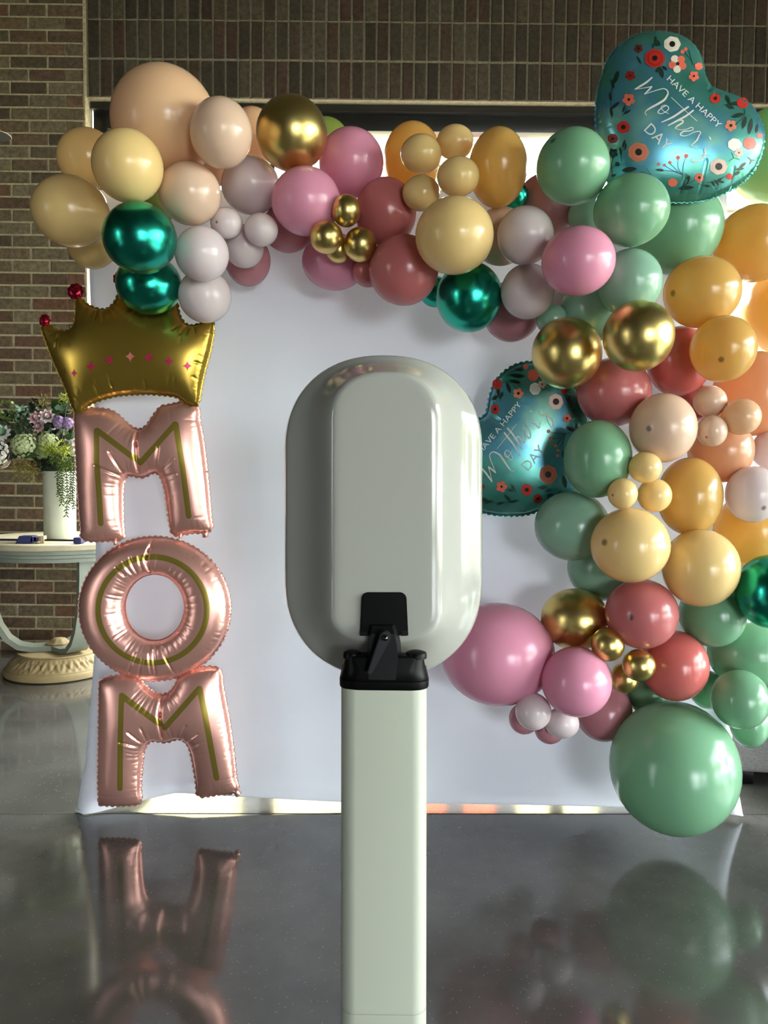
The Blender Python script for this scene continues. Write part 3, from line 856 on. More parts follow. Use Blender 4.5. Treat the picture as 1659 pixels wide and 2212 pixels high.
tag(crown, 'gold foil crown balloon with pink stars on top of the letter column', 'foil balloon')
M_STAR = plain('magenta_print', (176, 30, 76), 0.35, metal=0.3)
M_STARP = plain('pale_pink_print', (205, 120, 110), 0.35, metal=0.3)
for k, (x, y) in enumerate([(332,855),(483,795),(648,738),(835,705),(1002,712),(1180,748),(1347,790)]):
    cx, cy = 80 + x / 4.1475, 600 + y / 4.1475
    rr = 12.2 * (0.85 if k in (0,) else 1)
    P = [(cx, cy)]
    N_ = 48
    for i in range(N_):
        a = 2 * math.pi * i / N_; c_ = abs(math.cos(a)) ** (1 / 1) ; s_ = abs(math.sin(a))
        R = rr / ((c_ ** .62 + s_ ** .62) ** (1 / .62))
        P.append((cx + R * math.cos(a) * (0.75 if k == 0 else .95), cy + R * math.sin(a)))
    V = fc.surf(fc.unpx(P), 0.0008)
    from_py('printed_star', V, [(0, 1 + i, 1 + (i + 1) % N_) for i in range(N_)], M_STARP if k == 3 else M_STAR, crown, True)
for (x, y, r_, sx) in ((70, 385, 54, .85), (345, 124, 68, 1), (752, 8, 66, 1), (1240, 105, 64, 1)):
    cx, cy = 80 + x / 4.1475, 600 + y / 4.1475; R = r_ / 4.1475
    out = [(cx + sx * R * (1 + .07 * math.cos(9 * a)) * math.cos(a), cy + R * (1 + .07 * math.cos(9 * a)) * math.sin(a)) for a in [2 * math.pi * k / 90 for k in range(90)]]
    g_ = Foil(out, [], 2.15, 0.012, grid=1.5, step=1.4, pucker=.08, smooth=1, seed=9)
    g_.build('jewel', M_REDFOIL, 2.2, parent=crown, scallop=(.5, 5), rim=.8)

# ------------------------------------------------------------------ heart balloons with printed flowers
HS = 4.265
HEART = [(1120,610),(1185,632),(1300,660),(1400,700),(1480,755),(1550,840),(1595,930),(1618,1030),(1612,1120),(1585,1230),(1530,1350),(1450,1440),(1350,1510),(1250,1560),(1150,1600),(1050,1625),(950,1638),(850,1640),(700,1640),(500,1625),(330,1600),(230,1565),(190,1480),(180,1350),(160,1200),(120,1080),(90,980),(80,880),(85,760),(95,660),(120,550),(150,460),(190,340),(260,240),(340,180),(440,120),(540,95),(640,88),(740,95),(830,120),(910,160),(980,220),(1030,310),(1055,400),(1062,480),(1080,550)]
U1, V1 = np.array([.72, .694]), np.array([-.694, .72]); U2, V2 = np.array([.64, -.768]), np.array([.768, .64])
def tf1(p): return (1270 + p[0] / HS, 50 + p[1] / HS)
def tf2(p):
    d = (np.array(p, float) - np.array([1120, 610])) / HS
    a, b_ = d @ U1, d @ V1
    q = np.array([1052, 896]) + .9 * (a * U2 + b_ * V2)
    return (q[0], q[1])
C_ = {'cream': (226, 214, 196), 'red': (186, 44, 34), 'dred': (140, 30, 26), 'coral': (220, 104, 82), 'salmon': (210, 124, 96), 'blush': (224, 190, 178), 'black': (26, 22, 20), 'green': (24, 46, 36), 'teal': (14, 52, 60), 'white': (234, 232, 226), 'brown': (96, 40, 30), 'silver': (222, 222, 214)}
PM = {k: plain('print_' + k, v, 0.4, spec=0.4) for k, v in C_.items()}
PK = list(PM)
flowers = [(615,325,92,'red','poppy',24),(775,195,76,'cream','poppy',27),(825,375,84,'coral','five',10),(465,235,42,'brown','five',12),(390,485,48,'dred','five',8),(375,705,58,'coral','five',13),(325,960,60,'red','poppy',22),(225,1065,48,'dred','poppy',14),(465,1190,95,'salmon','poppy',32),(230,1200,46,'teal','five',6),(1315,945,54,'salmon','five',15),(1172,695,48,'red','poppy',16),(1425,735,54,'red','poppy',0),(1350,1120,62,'white','poppy',0),(1490,1110,62,'coral','poppy',0),(1390,1195,42,'blush','five',8),(1203,1323,80,'blush','poppy',33),(1025,1425,44,'coral','five',14),(1305,1415,32,'red','poppy',0),(780,1470,42,'coral','poppy',0),(975,490,48,'coral','five',10),(1020,400,36,'coral','poppy',0),(650,1300,15,'coral','dot',0),(830,1240,19,'coral','dot',0),(905,1225,19,'coral','dot',0),(755,1285,16,'coral','dot',0),(705,1310,13,'coral','dot',0),(870,265,19,'coral','dot',0),(900,240,17,'coral','dot',0),(1582,1040,26,'coral','dot',0),(270,1300,22,'teal','dot',0),(635,195,20,'green','dot',0)]
leaves = [(675,455,56,75,22),(640,430,32,120,14),(705,415,32,40,14),(1288,705,44,65,18),(1350,742,54,0,18),(1308,770,44,25,16),(1380,850,62,-15,20),(1440,915,62,105,20),(1495,950,78,100,22),(1556,970,46,100,14),(1425,1310,44,-40,14),(1400,1345,42,-10,14),(1375,1385,36,-30,12),(260,500,68,110,20),(225,560,50,70,14),(250,760,56,140,16),(215,820,50,80,14),(205,680,44,80,14),(360,820,42,150,12),(330,790,40,110,10),(663,1355,42,5,13),(910,1455,60,120,20),(905,1518,76,-4,18),(380,1350,72,-8,24),(1155,1482,32,60,11),(1185,1470,34,50,11),(1212,1442,34,-30,10),(1228,1463,36,15,11),(330,1110,38,110,11),(300,1185,42,80,11),(345,1140,38,100,10),(235,1405,30,-20,12),(600,215,26,120,8),(650,180,36,60,10),(620,150,36,100,10),(470,340,44,60,10),(1100,1500,30,20,8),(1500,1280,30,120,7),(1490,1250,30,40,7),(1515,1265,30,0,7)]
stems = [[(1240,760),(1290,745),(1350,742),(1420,755)],[(1310,800),(1290,745)],[(1440,790),(1440,850),(1380,920),(1345,940)],[(870,1450),(870,1400),(800,1370),(700,1310)],[(870,1400),(880,1300),(905,1230)],[(870,1400),(830,1330),(830,1250)],[(830,1370),(660,1355)],[(870,1400),(760,1300)],[(840,1520),(940,1470),(1020,1430)],[(1020,1480),(1100,1510),(1110,1490)],[(1090,1470),(1180,1465),(1260,1410)],[(1350,1390),(1400,1345),(1440,1300)],[(220,1380),(215,1330),(235,1210)],[(215,1340),(270,1300)],[(310,1280),(310,1200),(345,1090)],[(220,880),(210,720),(225,560),(260,440)],[(315,860),(350,800),(375,720)],[(890,265),(960,360),(965,390)],[(930,250),(955,350)],[(1300,1270),(1340,1240),(1320,1190)],[(1340,1240),(1400,1260)],[(590,215),(590,190),(640,190)],[(480,1370),(560,1390),(600,1420)],[(540,1340),(590,1410)]]
script_ = [([(592,500),(540,545),(480,583),(428,612)],[9,15,15,6]),([(428,612),(500,602),(588,586)],[5,5,8]),([(590,584),(560,617),(518,657)],[9,13,7]),([(518,657),(600,630),(690,606),(728,622),(738,650)],[5,6,7,8,11]),([(738,650),(705,705),(645,745),(580,780),(538,806)],[11,16,16,14,8]),([(538,806),(525,828),(538,852)],[8,6,5]),
 ([(725,760),(690,776),(652,806),(645,828),(680,835),(725,812),(743,786),(725,763),(692,760),(672,782),(700,815),(742,836)],[6,7,9,8,6,6,7,6,5,5,5,5]),
 ([(928,770),(860,815),(780,868),(675,916)],[11,15,15,6]),([(765,685),(850,765),(930,840),(1005,905)],[4,4,4,4]),([(972,803),(900,858),(820,902),(735,947)],[11,15,15,6]),([(742,942),(830,902),(872,900),(868,920),(822,950),(800,972)],[5,7,10,13,12,6]),
 ([(800,972),(850,986),(905,980),(955,962),(966,984),(930,996),(880,1000),(850,1026),(872,1041),(920,1035),(978,1005)],[5,5,5,6,6,7,11,12,7,5,5]),([(978,1005),(1025,1000),(1036,1014),(1020,1040)],[5,6,7,8]),([(1022,1035),(1000,1082),(945,1130)],[8,13,9]),([(945,1130),(962,1142),(1012,1146)],[7,5,4]),([(1115,1048),(1130,1076)],[8,11]),
 ([(1120,1150),(1085,1156),(1072,1176),(1078,1200),(1058,1240),(1015,1274),(965,1280),(948,1262),(985,1236),(1060,1214),(1124,1222)],[5,6,9,12,13,11,8,6,5,4,4])]
def text_pts(s, size):
    c = bpy.data.curves.new('lettering', 'FONT'); c.body = s; c.size = size; c.resolution_u = 3
    o = bpy.data.objects.new('lettering', c); col.objects.link(o)
    dg = bpy.context.evaluated_depsgraph_get(); me = bpy.data.meshes.new_from_object(o.evaluated_get(dg))
    v = np.array([(p.co.x, p.co.y) for p in me.vertices]); f = [tuple(p.vertices) for p in me.polygons]
    bpy.data.objects.remove(o); bpy.data.curves.remove(c); bpy.data.meshes.remove(me)
    return v, f
def heart(tf, Y, hmax, label, seed, tilt=(0, 0)):
    out = [tf(p) for p in HEART]
    cre = [([tf((1120, 610)), tf((1040, 700))], 4, .12), ([tf((1270, 1560)), tf((1280, 1390))], 2.2, .05), ([tf((800, 1640)), tf((830, 1480))], 2.2, .05), ([tf((980, 1640)), tf((1010, 1350))], 2.2, .05)]
    f = Foil(out, [], Y, hmax, grid=3.4, creases=cre, seed=seed, pucker=.06, power=.5, tilt=tilt)
    o = f.build('heart_balloon', M_HOLO, 3.2, seed=seed)
    tag(o, label, 'foil balloon', 'heart balloons printed with flowers and lettering')
    mb = MB()
    def add(pts, faces, mat, lay, dst=mb):
        q = f.unpx([tf(p) for p in pts])
        dst.add((f.surf(q, 0.0006 + 0.00025 * lay), faces), PK.index(mat))
    def disc(x, y, r, mat, lay, lob=0, amp=0.0, n=30, sq=1.0, ph=0):
        P = [(x, y)]
        for ring in (.55, 1.0):
            P += [(x + ring * r * (1 + amp * math.cos(lob * a)) * math.cos(a + ph), y + ring * sq * r * (1 + amp * math.cos(lob * a)) * math.sin(a + ph)) for a in [2 * math.pi * k / n for k in range(n)]]
        fs = [(0, 1 + k, 1 + (k + 1) % n) for k in range(n)] + [(1 + k, 1 + n + k, 1 + n + (k + 1) % n, 1 + (k + 1) % n) for k in range(n)]
        add(P, fs, mat, lay)
    for (x, y, r, c, kind, cr) in flowers:
        if kind == 'poppy':
            disc(x, y, r, c, 1, 7, .035, n=42, sq=.92)
            if r > 70: disc(x, y, r * .72, {'red': 'dred', 'salmon': 'coral', 'cream': 'white', 'blush': 'cream'}[c], 2, 6, .05, n=42, ph=.5); disc(x, y, r * .64, c, 3, 6, .06, n=42, ph=.5)
            if cr: disc(x, y, cr, 'black', 4)
        elif kind == 'five':
            for k in range(5):
                a = .4 + 2 * math.pi * k / 5
                disc(x + .6 * r * math.cos(a), y + .6 * r * math.sin(a), r * .42, c if not (c == 'coral' and r > 70 and k in (1, 3)) else 'cream', 1, n=14)
            disc(x, y, cr, 'black', 3, n=14)
        else: disc(x, y, r, c, 1, n=12)
    for (x, y, l, ang_, w) in leaves:
        a = math.radians(ang_); P = [(x - l * math.cos(a), y - l * math.sin(a))]; n = 7
        for k in range(1, n):
            t = -1 + 2 * k / n; ww = w * (1 - t * t) ** .8
            for s_ in (-1, 1): P.append((x + t * l * math.cos(a) - s_ * ww * math.sin(a), y + t * l * math.sin(a) + s_ * ww * math.cos(a)))
        P.append((x + l * math.cos(a), y + l * math.sin(a)))
        fs = [(0, 1, 2)] + [(1 + 2 * k, 3 + 2 * k, 4 + 2 * k, 2 + 2 * k) for k in range(n - 2)] + [(len(P) - 3, len(P) - 1, len(P) - 2)]
        add(P, fs, 'green', 0)
    def stroke(pts, ws, mat, lay, dst):
        p = np.array(pts, float)
        # Catmull-Rom through the digitised points
        Q, Wq = [], []
        for k in range(len(p) - 1):
            p0, p1, p2, p3 = p[max(k - 1, 0)], p[k], p[k + 1], p[min(k + 2, len(p) - 1)]
            for t in np.linspace(0, 1, 6, endpoint=False):
                Q.append(.5 * ((2 * p1) + (p2 - p0) * t + (2 * p0 - 5 * p1 + 4 * p2 - p3) * t * t + (3 * p1 - p0 - 3 * p2 + p3) * t ** 3)); Wq.append(ws[k] * (1 - t) + ws[k + 1] * t)
        Q.append(p[-1]); Wq.append(ws[-1])
        Q = np.array(Q); T = np.gradient(Q, axis=0); T /= np.linalg.norm(T, axis=1)[:, None] + 1e-9; N_ = np.stack([-T[:, 1], T[:, 0]], 1)
        P = []
        for q, nn, w in zip(Q, N_, Wq): P += [tuple(q + nn * w * .5), tuple(q - nn * w * .5)]
        add(P, [(2 * k, 2 * k + 1, 2 * k + 3, 2 * k + 2) for k in range(len(Q) - 1)], mat, lay, dst)
    for st in stems: stroke(st, [5] * len(st), 'green', 0, mb)
    fl = mb.build('floral_print', list(PM.values()), o, True, None)
    tx = MB()
    for k, (pts, ws) in enumerate(script_): stroke(pts, [w * 1.25 for w in ws], 'silver', 2 + .15 * k, tx)
    for (s_, x, y, xe, ye, hgt) in (('HAVE A HAPPY', 722, 523, 1196, 972, 57), ('DAY', 512, 990, 712, 1186, 100)):
        v, fcs = text_pts(s_, 1.0)
        lo, hi = v.min(0), v.max(0); L_ = math.hypot(xe - x, ye - y); d = np.array([(xe - x) / L_, (ye - y) / L_]); up_ = np.array([d[1], -d[0]])
        P = [(x + d[0] * (p[0] - lo[0]) / (hi[0] - lo[0]) * L_ + up_[0] * (p[1] - lo[1]) / (hi[1] - lo[1]) * hgt, y + d[1] * (p[0] - lo[0]) / (hi[0] - lo[0]) * L_ + up_[1] * (p[1] - lo[1]) / (hi[1] - lo[1]) * hgt) for p in v]
        add(P, fcs, 'silver', 2, tx)
    tx.build('lettering', list(PM.values()), o, True, None)
    return o
heart(tf1, 1.99, 0.070, 'teal heart balloon at the top of the garland against the soldier bricks', 11)
heart(tf2, 2.185, 0.060, 'teal heart balloon low beside the photo booth, half behind gold and mint balloons', 12)
# ------------------------------------------------------------------ latex balloons of the garland
MB_ = {'yellow': latex('pale_yellow_latex', (252, 218, 150), 0.29), 'gold_y': latex('amber_yellow_latex', (250, 204, 116), 0.5), 'peach': latex('peach_latex', (246, 202, 160), 0.29), 'orange_peach': latex('orange_peach_latex', (250, 190, 148), 0.5),
       'blush': latex('blush_nude_latex', (240, 206, 180), 0.27), 'white': latex('pale_lilac_pink_latex', (242, 226, 228), 0.29), 'pink': latex('pink_latex', (242, 162, 190), 0.26), 'dusty': latex('dusty_pink_latex', (214, 146, 156), 0.26),
       'mauve': latex('dusty_rose_latex', (212, 122, 122), 0.26), 'coral': latex('coral_rose_latex', (222, 118, 112), 0.29), 'mint': latex('mint_green_latex', (138, 192, 152), 0.29), 'sage': latex('sage_mint_latex', (156, 200, 174), 0.27), 'lime': latex('light_green_latex', (180, 226, 160), 0.33),
       'olive': latex('olive_green_latex', (150, 168, 80), 0.27), 'goldc': chrome('chrome_gold_balloon', (212, 188, 116), .32), 'greenc': chrome('chrome_green_balloon', (44, 172, 148), .26)}
KIND = {'goldc': 'chrome_balloon', 'greenc': 'chrome_balloon'}
# layer, cx, cy, rx, ry, colour, spot (pixel offset) or None, deepest allowed Y, label
B = [
 # left end
 (1,151,455,87,80,'yellow',None,2.10,'large pale yellow balloon sticking out furthest at the left end'),
 (3,190,342,69,69,'yellow',None,2.22,'pale yellow balloon behind two others at the upper left tip, shaded'),
 (1,275,357,79,83,'yellow',None,2.10,'pale yellow balloon in front of the big peach one'),
 (3,198,524,57,58,'yellow',None,2.16,'shaded yellow balloon tucked under the left end, behind chrome green'),
 (2,353,260,117,128,'peach',None,2.24,'biggest peach balloon crowning the left end'),
 (1,477,286,68,80,'blush',None,2.10,'nude blush balloon directly left of the upper chrome gold one'),
 (3,546,300,56,72,'peach',None,2.24,'sliver of a peach balloon between blush and chrome gold'),
 (1,630,287,77,86,'goldc',None,2.10,'chrome gold balloon on top of the arch near its left end'),
 (3,438,352,62,60,'peach',None,2.26,'peach balloon filling the gap between the two nude blush ones'),
 (3,704,302,50,52,'olive',None,2.24,'olive green balloon peeping out behind the upper chrome gold one'),
 (2,758,350,71,78,'pink',None,2.14,'pink balloon on top of the arch right of chrome gold'),
 (2,409,417,69,71,'blush',None,2.12,'nude blush balloon right of the upper chrome green one'),
 (2,541,400,64,65,'white',None,2.12,'pale lilac balloon directly below the gap between blush and chrome gold'),
 (1,661,434,75,77,'pink',None,2.08,'pink balloon in the middle row left of the small gold cluster'),
 (3,622,492,56,55,'dusty',None,2.22,'dusty pink balloon half hidden under the middle row pink one'),
 (3,338,440,44,44,'olive',None,2.20,'sliver of a green balloon between yellow, blush and chrome green'),
 (1,301,513,82,80,'greenc',None,1.98,'chrome green balloon, upper of the two above the crown'),
 (2,321,614,73,66,'greenc',None,2.06,'chrome green balloon, lower of the two, resting on the crown'),
 (1,436,548,59,61,'white',None,2.04,'pale lilac balloon beside the upper chrome green one'),
 (2,442,639,58,59,'white',None,2.06,'pale lilac balloon lowest at the left, above the crown tip'),
 (0,489,482,35,35,'white',(-21,-1),2.06,'small pale lilac balloon with a dark crown dot'),
 (0,564,496,37,37,'white',None,2.06,'small pale lilac balloon right of its dotted twin'),
 (1,527,532,44,48,'white',None,2.12,'pale pink balloon below the two small lilac ones'),
 (3,535,562,50,57,'dusty',None,2.20,'pale dusty pink balloon hanging lowest beside the lilac ones'),
 (0,748,455,31.5,36.5,'goldc',None,2.0,'top balloon of the small gold cluster on the arch'),
 (0,705,512,36,37,'goldc',None,2.0,'left balloon of the small gold cluster on the arch'),
 (0,778,528,35.5,38.5,'goldc',None,2.0,'right balloon of the small gold cluster on the arch'),
 (1,731,539,29,30,'goldc',None,2.06,'hidden lower balloon of the small gold cluster on the arch'),
 (2,833,459,66,78,'mauve',None,2.10,'dusty rose balloon right of the small gold cluster'),
 (3,722,565,70,63,'pink',None,2.16,'pink balloon hanging under the small gold cluster'),
 (3,795,585,34,36,'mauve',None,2.20,'sliver of a rose balloon between pink and dusty rose under the arch'),
 (2,872,583,75,78,'mauve',None,2.12,'dusty rose balloon hanging lowest under the middle of the arch'),
 (3,891,342,63,82,'gold_y',None,2.24,'tall yellow balloon behind the small yellow cluster, left one'),
 (0,909,332,44,44,'yellow',(-38,-24),2.02,'small yellow balloon upper left in the cluster on the arch'),
 (1,983,307,41,40,'yellow',None,2.06,'small yellow balloon upper right in the cluster on the arch'),
 (0,990,381,46.5,45,'yellow',None,2.02,'small yellow balloon lower right in the cluster on the arch'),
 (0,910,417,41,40,'yellow',None,2.02,'small yellow balloon lower left in the cluster on the arch'),
 (2,1076,361,64,89,'gold_y',None,2.16,'tall yellow balloon right of the small yellow cluster'),
 (1,982,508,85,86,'yellow',None,2.04,'large pale yellow balloon below the small yellow cluster'),
 (1,1238,358,80,86,'mint',(-43,-58),1.88,'mint balloon with a dark dot left of the upper heart'),
 (1,1365,453,84,81,'mint',None,1.88,'mint balloon directly under the upper heart'),
 (3,1460,490,106,105,'mint',None,2.18,'big mint balloon behind, below the upper heart'),
 (3,1672,336,100,110,'lime',None,2.26,'light green balloon behind the right lobe of the upper heart'),
 (3,1176,450,66,78,'dusty',None,2.20,'dusty pink balloon behind the two upper mint ones'),
 (3,1106,424,36,36,'greenc',None,2.20,'sliver of a green balloon behind tall yellow and dusty pink'),
 (3,1272,466,46,46,'sage',None,2.18,'shaded sage balloon behind the gap of the two upper mint ones'),
 (1,1135,508,62,65,'white',None,2.06,'pale lilac balloon, upper of the two left of bright pink'),
 (3,1083,510,62,65,'blush',None,2.18,'nude balloon in shade between yellow and pale lilac'),
 (1,1250,563,81,77,'pink',None,2.04,'bright pink balloon at the inner bend of the arch'),
 (1,1140,629,58.5,61,'white',None,2.06,'pale lilac balloon, lower of the two left of bright pink'),
 (3,1226,638,45,43,'white',None,2.18,'shaded lilac balloon under the bright pink one'),
 (3,1106,672,64,67,'dusty',None,2.18,'dusty pink balloon hanging below chrome green and lilac'),
 (2,1014,641,72,77,'greenc',None,2.10,'chrome green balloon hanging under the large pale yellow one'),
 (3,940,630,34,34,'greenc',None,2.20,'sliver of a chrome green balloon beside the hanging rose one'),
 (2,1361,610,72,74,'sage',None,2.10,'sage balloon right of the bright pink one'),
 (3,1285,668,76,70,'sage',None,2.18,'dark sage balloon behind the two large chrome gold ones'),
 (3,1192,690,34,34,'sage',None,2.22,'sliver of a sage balloon left of the large chrome gold pair'),
 # right column
 (1,1517,630,86,79,'gold_y',(-61,-2),2.02,'amber yellow balloon with a dark dot right of chrome gold'),
 (2,1632,525,92,86,'gold_y',None,2.16,'amber yellow balloon below the light green one at the right edge'),
 (3,1700,672,102,100,'gold_y',None,2.30,'glowing amber balloon at the right edge, lit from behind'),
 (0,1563,753,74.5,73,'gold_y',(-3,22),1.98,'amber yellow balloon with a dot low centre, right of chrome gold'),
 (1,1225,762,77,78,'goldc',None,2.02,'chrome gold balloon, left one of the large pair'),
 (1,1380,725,79,78,'goldc',None,2.02,'chrome gold balloon, right one of the large pair'),
 (2,1327,846,82,75,'mauve',None,2.08,'dusty rose balloon below the large chrome gold pair'),
 (2,1468,780,72,76,'coral',None,2.12,'coral balloon behind the dotted amber one'),
 (3,1490,868,48,46,'coral',None,2.22,'sliver of glowing red coral balloon above the dotted peach one'),
 (3,1632,850,96,92,'orange_peach',None,2.24,'large glowing peach balloon behind the small peach cluster'),
 (1,1433,924,75,75,'blush',(-29,1),2.02,'nude peach balloon with a dark dot left of the small peach cluster'),
 (1,1534,867,38,34,'blush',None,2.02,'top balloon of the small peach cluster'),
 (0,1602,900,44.5,39.5,'peach',None,1.98,'right balloon of the small peach cluster'),
 (0,1538,931,34.5,34.5,'blush',(-11,13),1.98,'small peach balloon with a dark dot low in its cluster'),
 (2,1558,973,74,70,'orange_peach',None,2.16,'peach balloon under the small peach cluster'),
 (2,1674,972,54,46,'white',None,2.14,'pale pink balloon cut by the right edge, upper one'),
 (1,1627,1068,62,61,'white',(24,28),2.06,'pale pink balloon with a dot near the right edge'),
 (1,1292,991,75,84,'mint',None,2.0,'mint balloon overlapping the lower heart'),
 (0,1394,1010,37,34,'yellow',None,2.0,'top balloon of the small yellow cluster in the column'),
 (0,1345,1066,33,33.5,'yellow',(-21,4),2.0,'left small yellow balloon with a dot in the column cluster'),
 (0,1414,1070,38.5,36.5,'yellow',None,1.97,'right balloon of the small yellow cluster in the column'),
 (2,1491,1072,73,84,'gold_y',None,2.10,'tall yellow balloon right of the small yellow cluster in the column'),
 (1,1362,1178,87,81,'yellow',(-54,-4),2.0,'large yellow balloon with a dark dot below its small cluster'),
 (1,1515,1227,87,84,'yellow',None,2.0,'large yellow balloon right of the large dotted yellow one'),
 (3,1625,1146,86,80,'gold_y',None,2.22,'glowing yellow balloon behind, under the pale pink one'),
 (2,1236,1136,82,75,'sage',None,2.08,'dark sage balloon under the mint one by the lower heart'),
 (3,1302,1226,77,72,'sage',None,2.18,'sage balloon in shade under the large dotted yellow one'),
 (2,1243,1338,75,67,'goldc',None,2.10,'large chrome gold balloon low in the column'),
 (1,1387,1326,81,76,'mauve',(-23,9),2.0,'dusty rose balloon with a dark dot under the yellow ones'),
 (1,1313,1392,37,37,'goldc',None,2.02,'left balloon of the small gold cluster low in the column'),
 (0,1380,1437,37,35,'goldc',None,1.97,'front balloon of the small gold cluster low in the column'),
 (1,1350,1464,32,34,'goldc',None,2.04,'lowest balloon of the small gold cluster low in the column'),
 (1,1458,1438,76,77,'coral',None,2.06,'coral balloon low in the column right of the small gold cluster'),
 (2,1540,1327,75,72,'mint',None,2.12,'mint balloon under the large yellow pair'),
 (1,1667,1278,81,80,'greenc',None,2.02,'chrome green balloon cut by the right edge'),
 (3,1684,1310,76,74,'greenc',None,2.2,'second chrome green balloon showing below the one at the right edge'),
 (3,1616,1412,90,76,'mint',None,2.2,'large pale mint balloon behind, above the lower mint pair'),
 (1,1600,1511,66,65,'mint',None,2.06,'small mint balloon right of the largest mint one'),
 (3,1620,1560,46,56,'mint',None,2.2,'lowest mint balloon behind, at the right edge'),
 (3,1400,1500,46,46,'mint',None,2.2,'sliver of mint balloon under the small gold cluster'),
 (3,1530,1490,42,42,'mint',None,2.2,'sliver of mint balloon between coral and small mint'),
 (1,1460,1661,144.5,148,'mint',None,2.10,'largest mint balloon, lowest in the column, just above the floor'),
 (2,1076,1414,124,112,'pink',None,2.18,'biggest pink balloon at the foot, half behind the photo booth'),
 (1,1246,1473,77,77,'pink',None,2.04,'pink balloon right of the biggest pink one'),
 (3,1304,1537,63,66,'dusty',None,2.2,'dusty pink balloon low behind, left of the largest mint one'),
 (0,1152,1537,39.5,41,'white',None,2.02,'upper left balloon of the small lilac cluster near the floor'),
 (1,1214,1562,38,34,'white',None,2.06,'right balloon of the small lilac cluster near the floor'),
 (2,1132,1553,33,34,'dusty',None,2.12,'hidden dusty pink balloon behind the small lilac cluster, left'),
 (2,1187,1575,33,33,'dusty',None,2.14,'hidden dusty pink balloon behind the small lilac cluster, lowest'),
]
def balloon_unit():
    th = [0, 1.6, 3.2, 4.8, 7, 11] + list(range(18, 160, 8)) + [160, 166]
    prof = []
    for t in th:
        a = math.radians(t); r = math.sin(a); z = math.cos(a)
        if t > 100:
            k = (t - 100) / 66; z -= 0.08 * k ** 2
        prof.append((r, z, 1.0 if t <= 3.2 else (0.5 if t <= 4.8 else 0.0)))
    zl = prof[-1][1]
    prof += [(.11, zl - .03, 0), (.055, zl - .05, 0), (.05, zl - .07, 0), (.08, zl - .08, 0), (.085, zl - .09, 0), (.05, zl - .095, 0)]
    return prof
PROF = balloon_unit(); SEG = 40
placed = []
def place(e):
    lay, cx, cy, rx, ry, c, spot, Ym, lab = e
    tx_, ty = abs(cx - 829) / F, abs(cy - 1019) / F
    Y = Ym
    while True:
        k = Y / F
        rd = math.sqrt(rx * ry)
        ax = math.sqrt(max(rx * rx - (rd * tx_) ** 2, (.8 * rx) ** 2)) * k; ay = math.sqrt(max(ry * ry - (rd * ty) ** 2, (.8 * ry) ** 2)) * k; rd = (ax + ay) / 2
        p = at(cx, cy, Y)
        if (cy + ry > 410 and 192 - rx < cx < 1570 + rx) and Y + rd * 1.14 > 2.28: Y -= .01; continue
        if all((p - q).length >= (0.96 if min(rd, r2) > .06 else .92) * (rd + r2) for q, r2 in placed) or Y < Ym - .5:
            break
        Y -= .01
    placed.append((p, rd))
    return p, ax, ay, rd
for e in sorted(B, key=lambda q: -q[0]):
    lay, cx, cy, rx, ry, c, spot, Ym, lab = e
    p, ax, ay, rd = place(e)
    view = (CAM - p).normalized()
    xr = Vector((0, 0, 1)).cross(view).normalized(); yu = view.cross(xr)
    if spot: dx, dy = spot[0] / rx, -spot[1] / ry
    else: dx, dy = random.uniform(-.25, .25), random.uniform(-.25, .25)
    n = Vector((dx, dy, math.sqrt(max(.05, 1 - dx * dx - dy * dy)))).normalized()
    qx = n.orthogonal().normalized(); qy = n.cross(qx)
    for it in range(3):
        pr = []
        for t in range(0, 181, 6):
            for k in range(0, 360, 12):
                a, b_ = math.radians(t), math.radians(k)
                q = project(p + xr * (ax * math.sin(a) * math.cos(b_)) + yu * (ay * math.sin(a) * math.sin(b_)) + view * (rd * math.cos(a)))
                pr.append(q)
        pr = np.array(pr); lo, hi = pr.min(0), pr.max(0); c_ = (lo + hi) / 2; hw = (hi - lo) / 2
        ax *= rx / hw[0]; ay *= ry / hw[1]
        qq = project(p); p = at(qq[0] + cx - c_[0], qq[1] + cy - c_[1], p.y)
    verts, faces, sp = [], [], []
    for (r, z, s_) in PROF:
        for k in range(SEG):
            a = 2 * math.pi * k / SEG
            l = n * z + (qx * math.cos(a) + qy * math.sin(a)) * max(r, 1e-4)
            verts.append(xr * (l.x * ax) + yu * (l.y * ay) + view * (l.z * rd)); sp.append(s_ if spot else 0.0)
    R_ = len(PROF)
    for j in range(R_ - 1):
        for k in range(SEG):
            k2 = (k + 1) % SEG
            faces.append((j * SEG + k, (j + 1) * SEG + k, (j + 1) * SEG + k2, j * SEG + k2))
    me = bpy.data.meshes.new('balloon'); me.from_pydata([tuple(v) for v in verts], [], faces)
    a_ = me.attributes.new('spot', 'FLOAT', 'POINT'); a_.data.foreach_set('value', sp); me.update()
    small = max(rx, ry) < 48 and ('small' in lab or 'cluster' in lab)
    name = KIND.get(c, 'latex_balloon') if not small else ('mini_chrome_balloon' if c in KIND else 'mini_latex_balloon')
    o = link_mesh(name, me, MB_[c], None, True)
    o.location = p
    tag(o, lab, 'balloon', 'balloons of the garland')
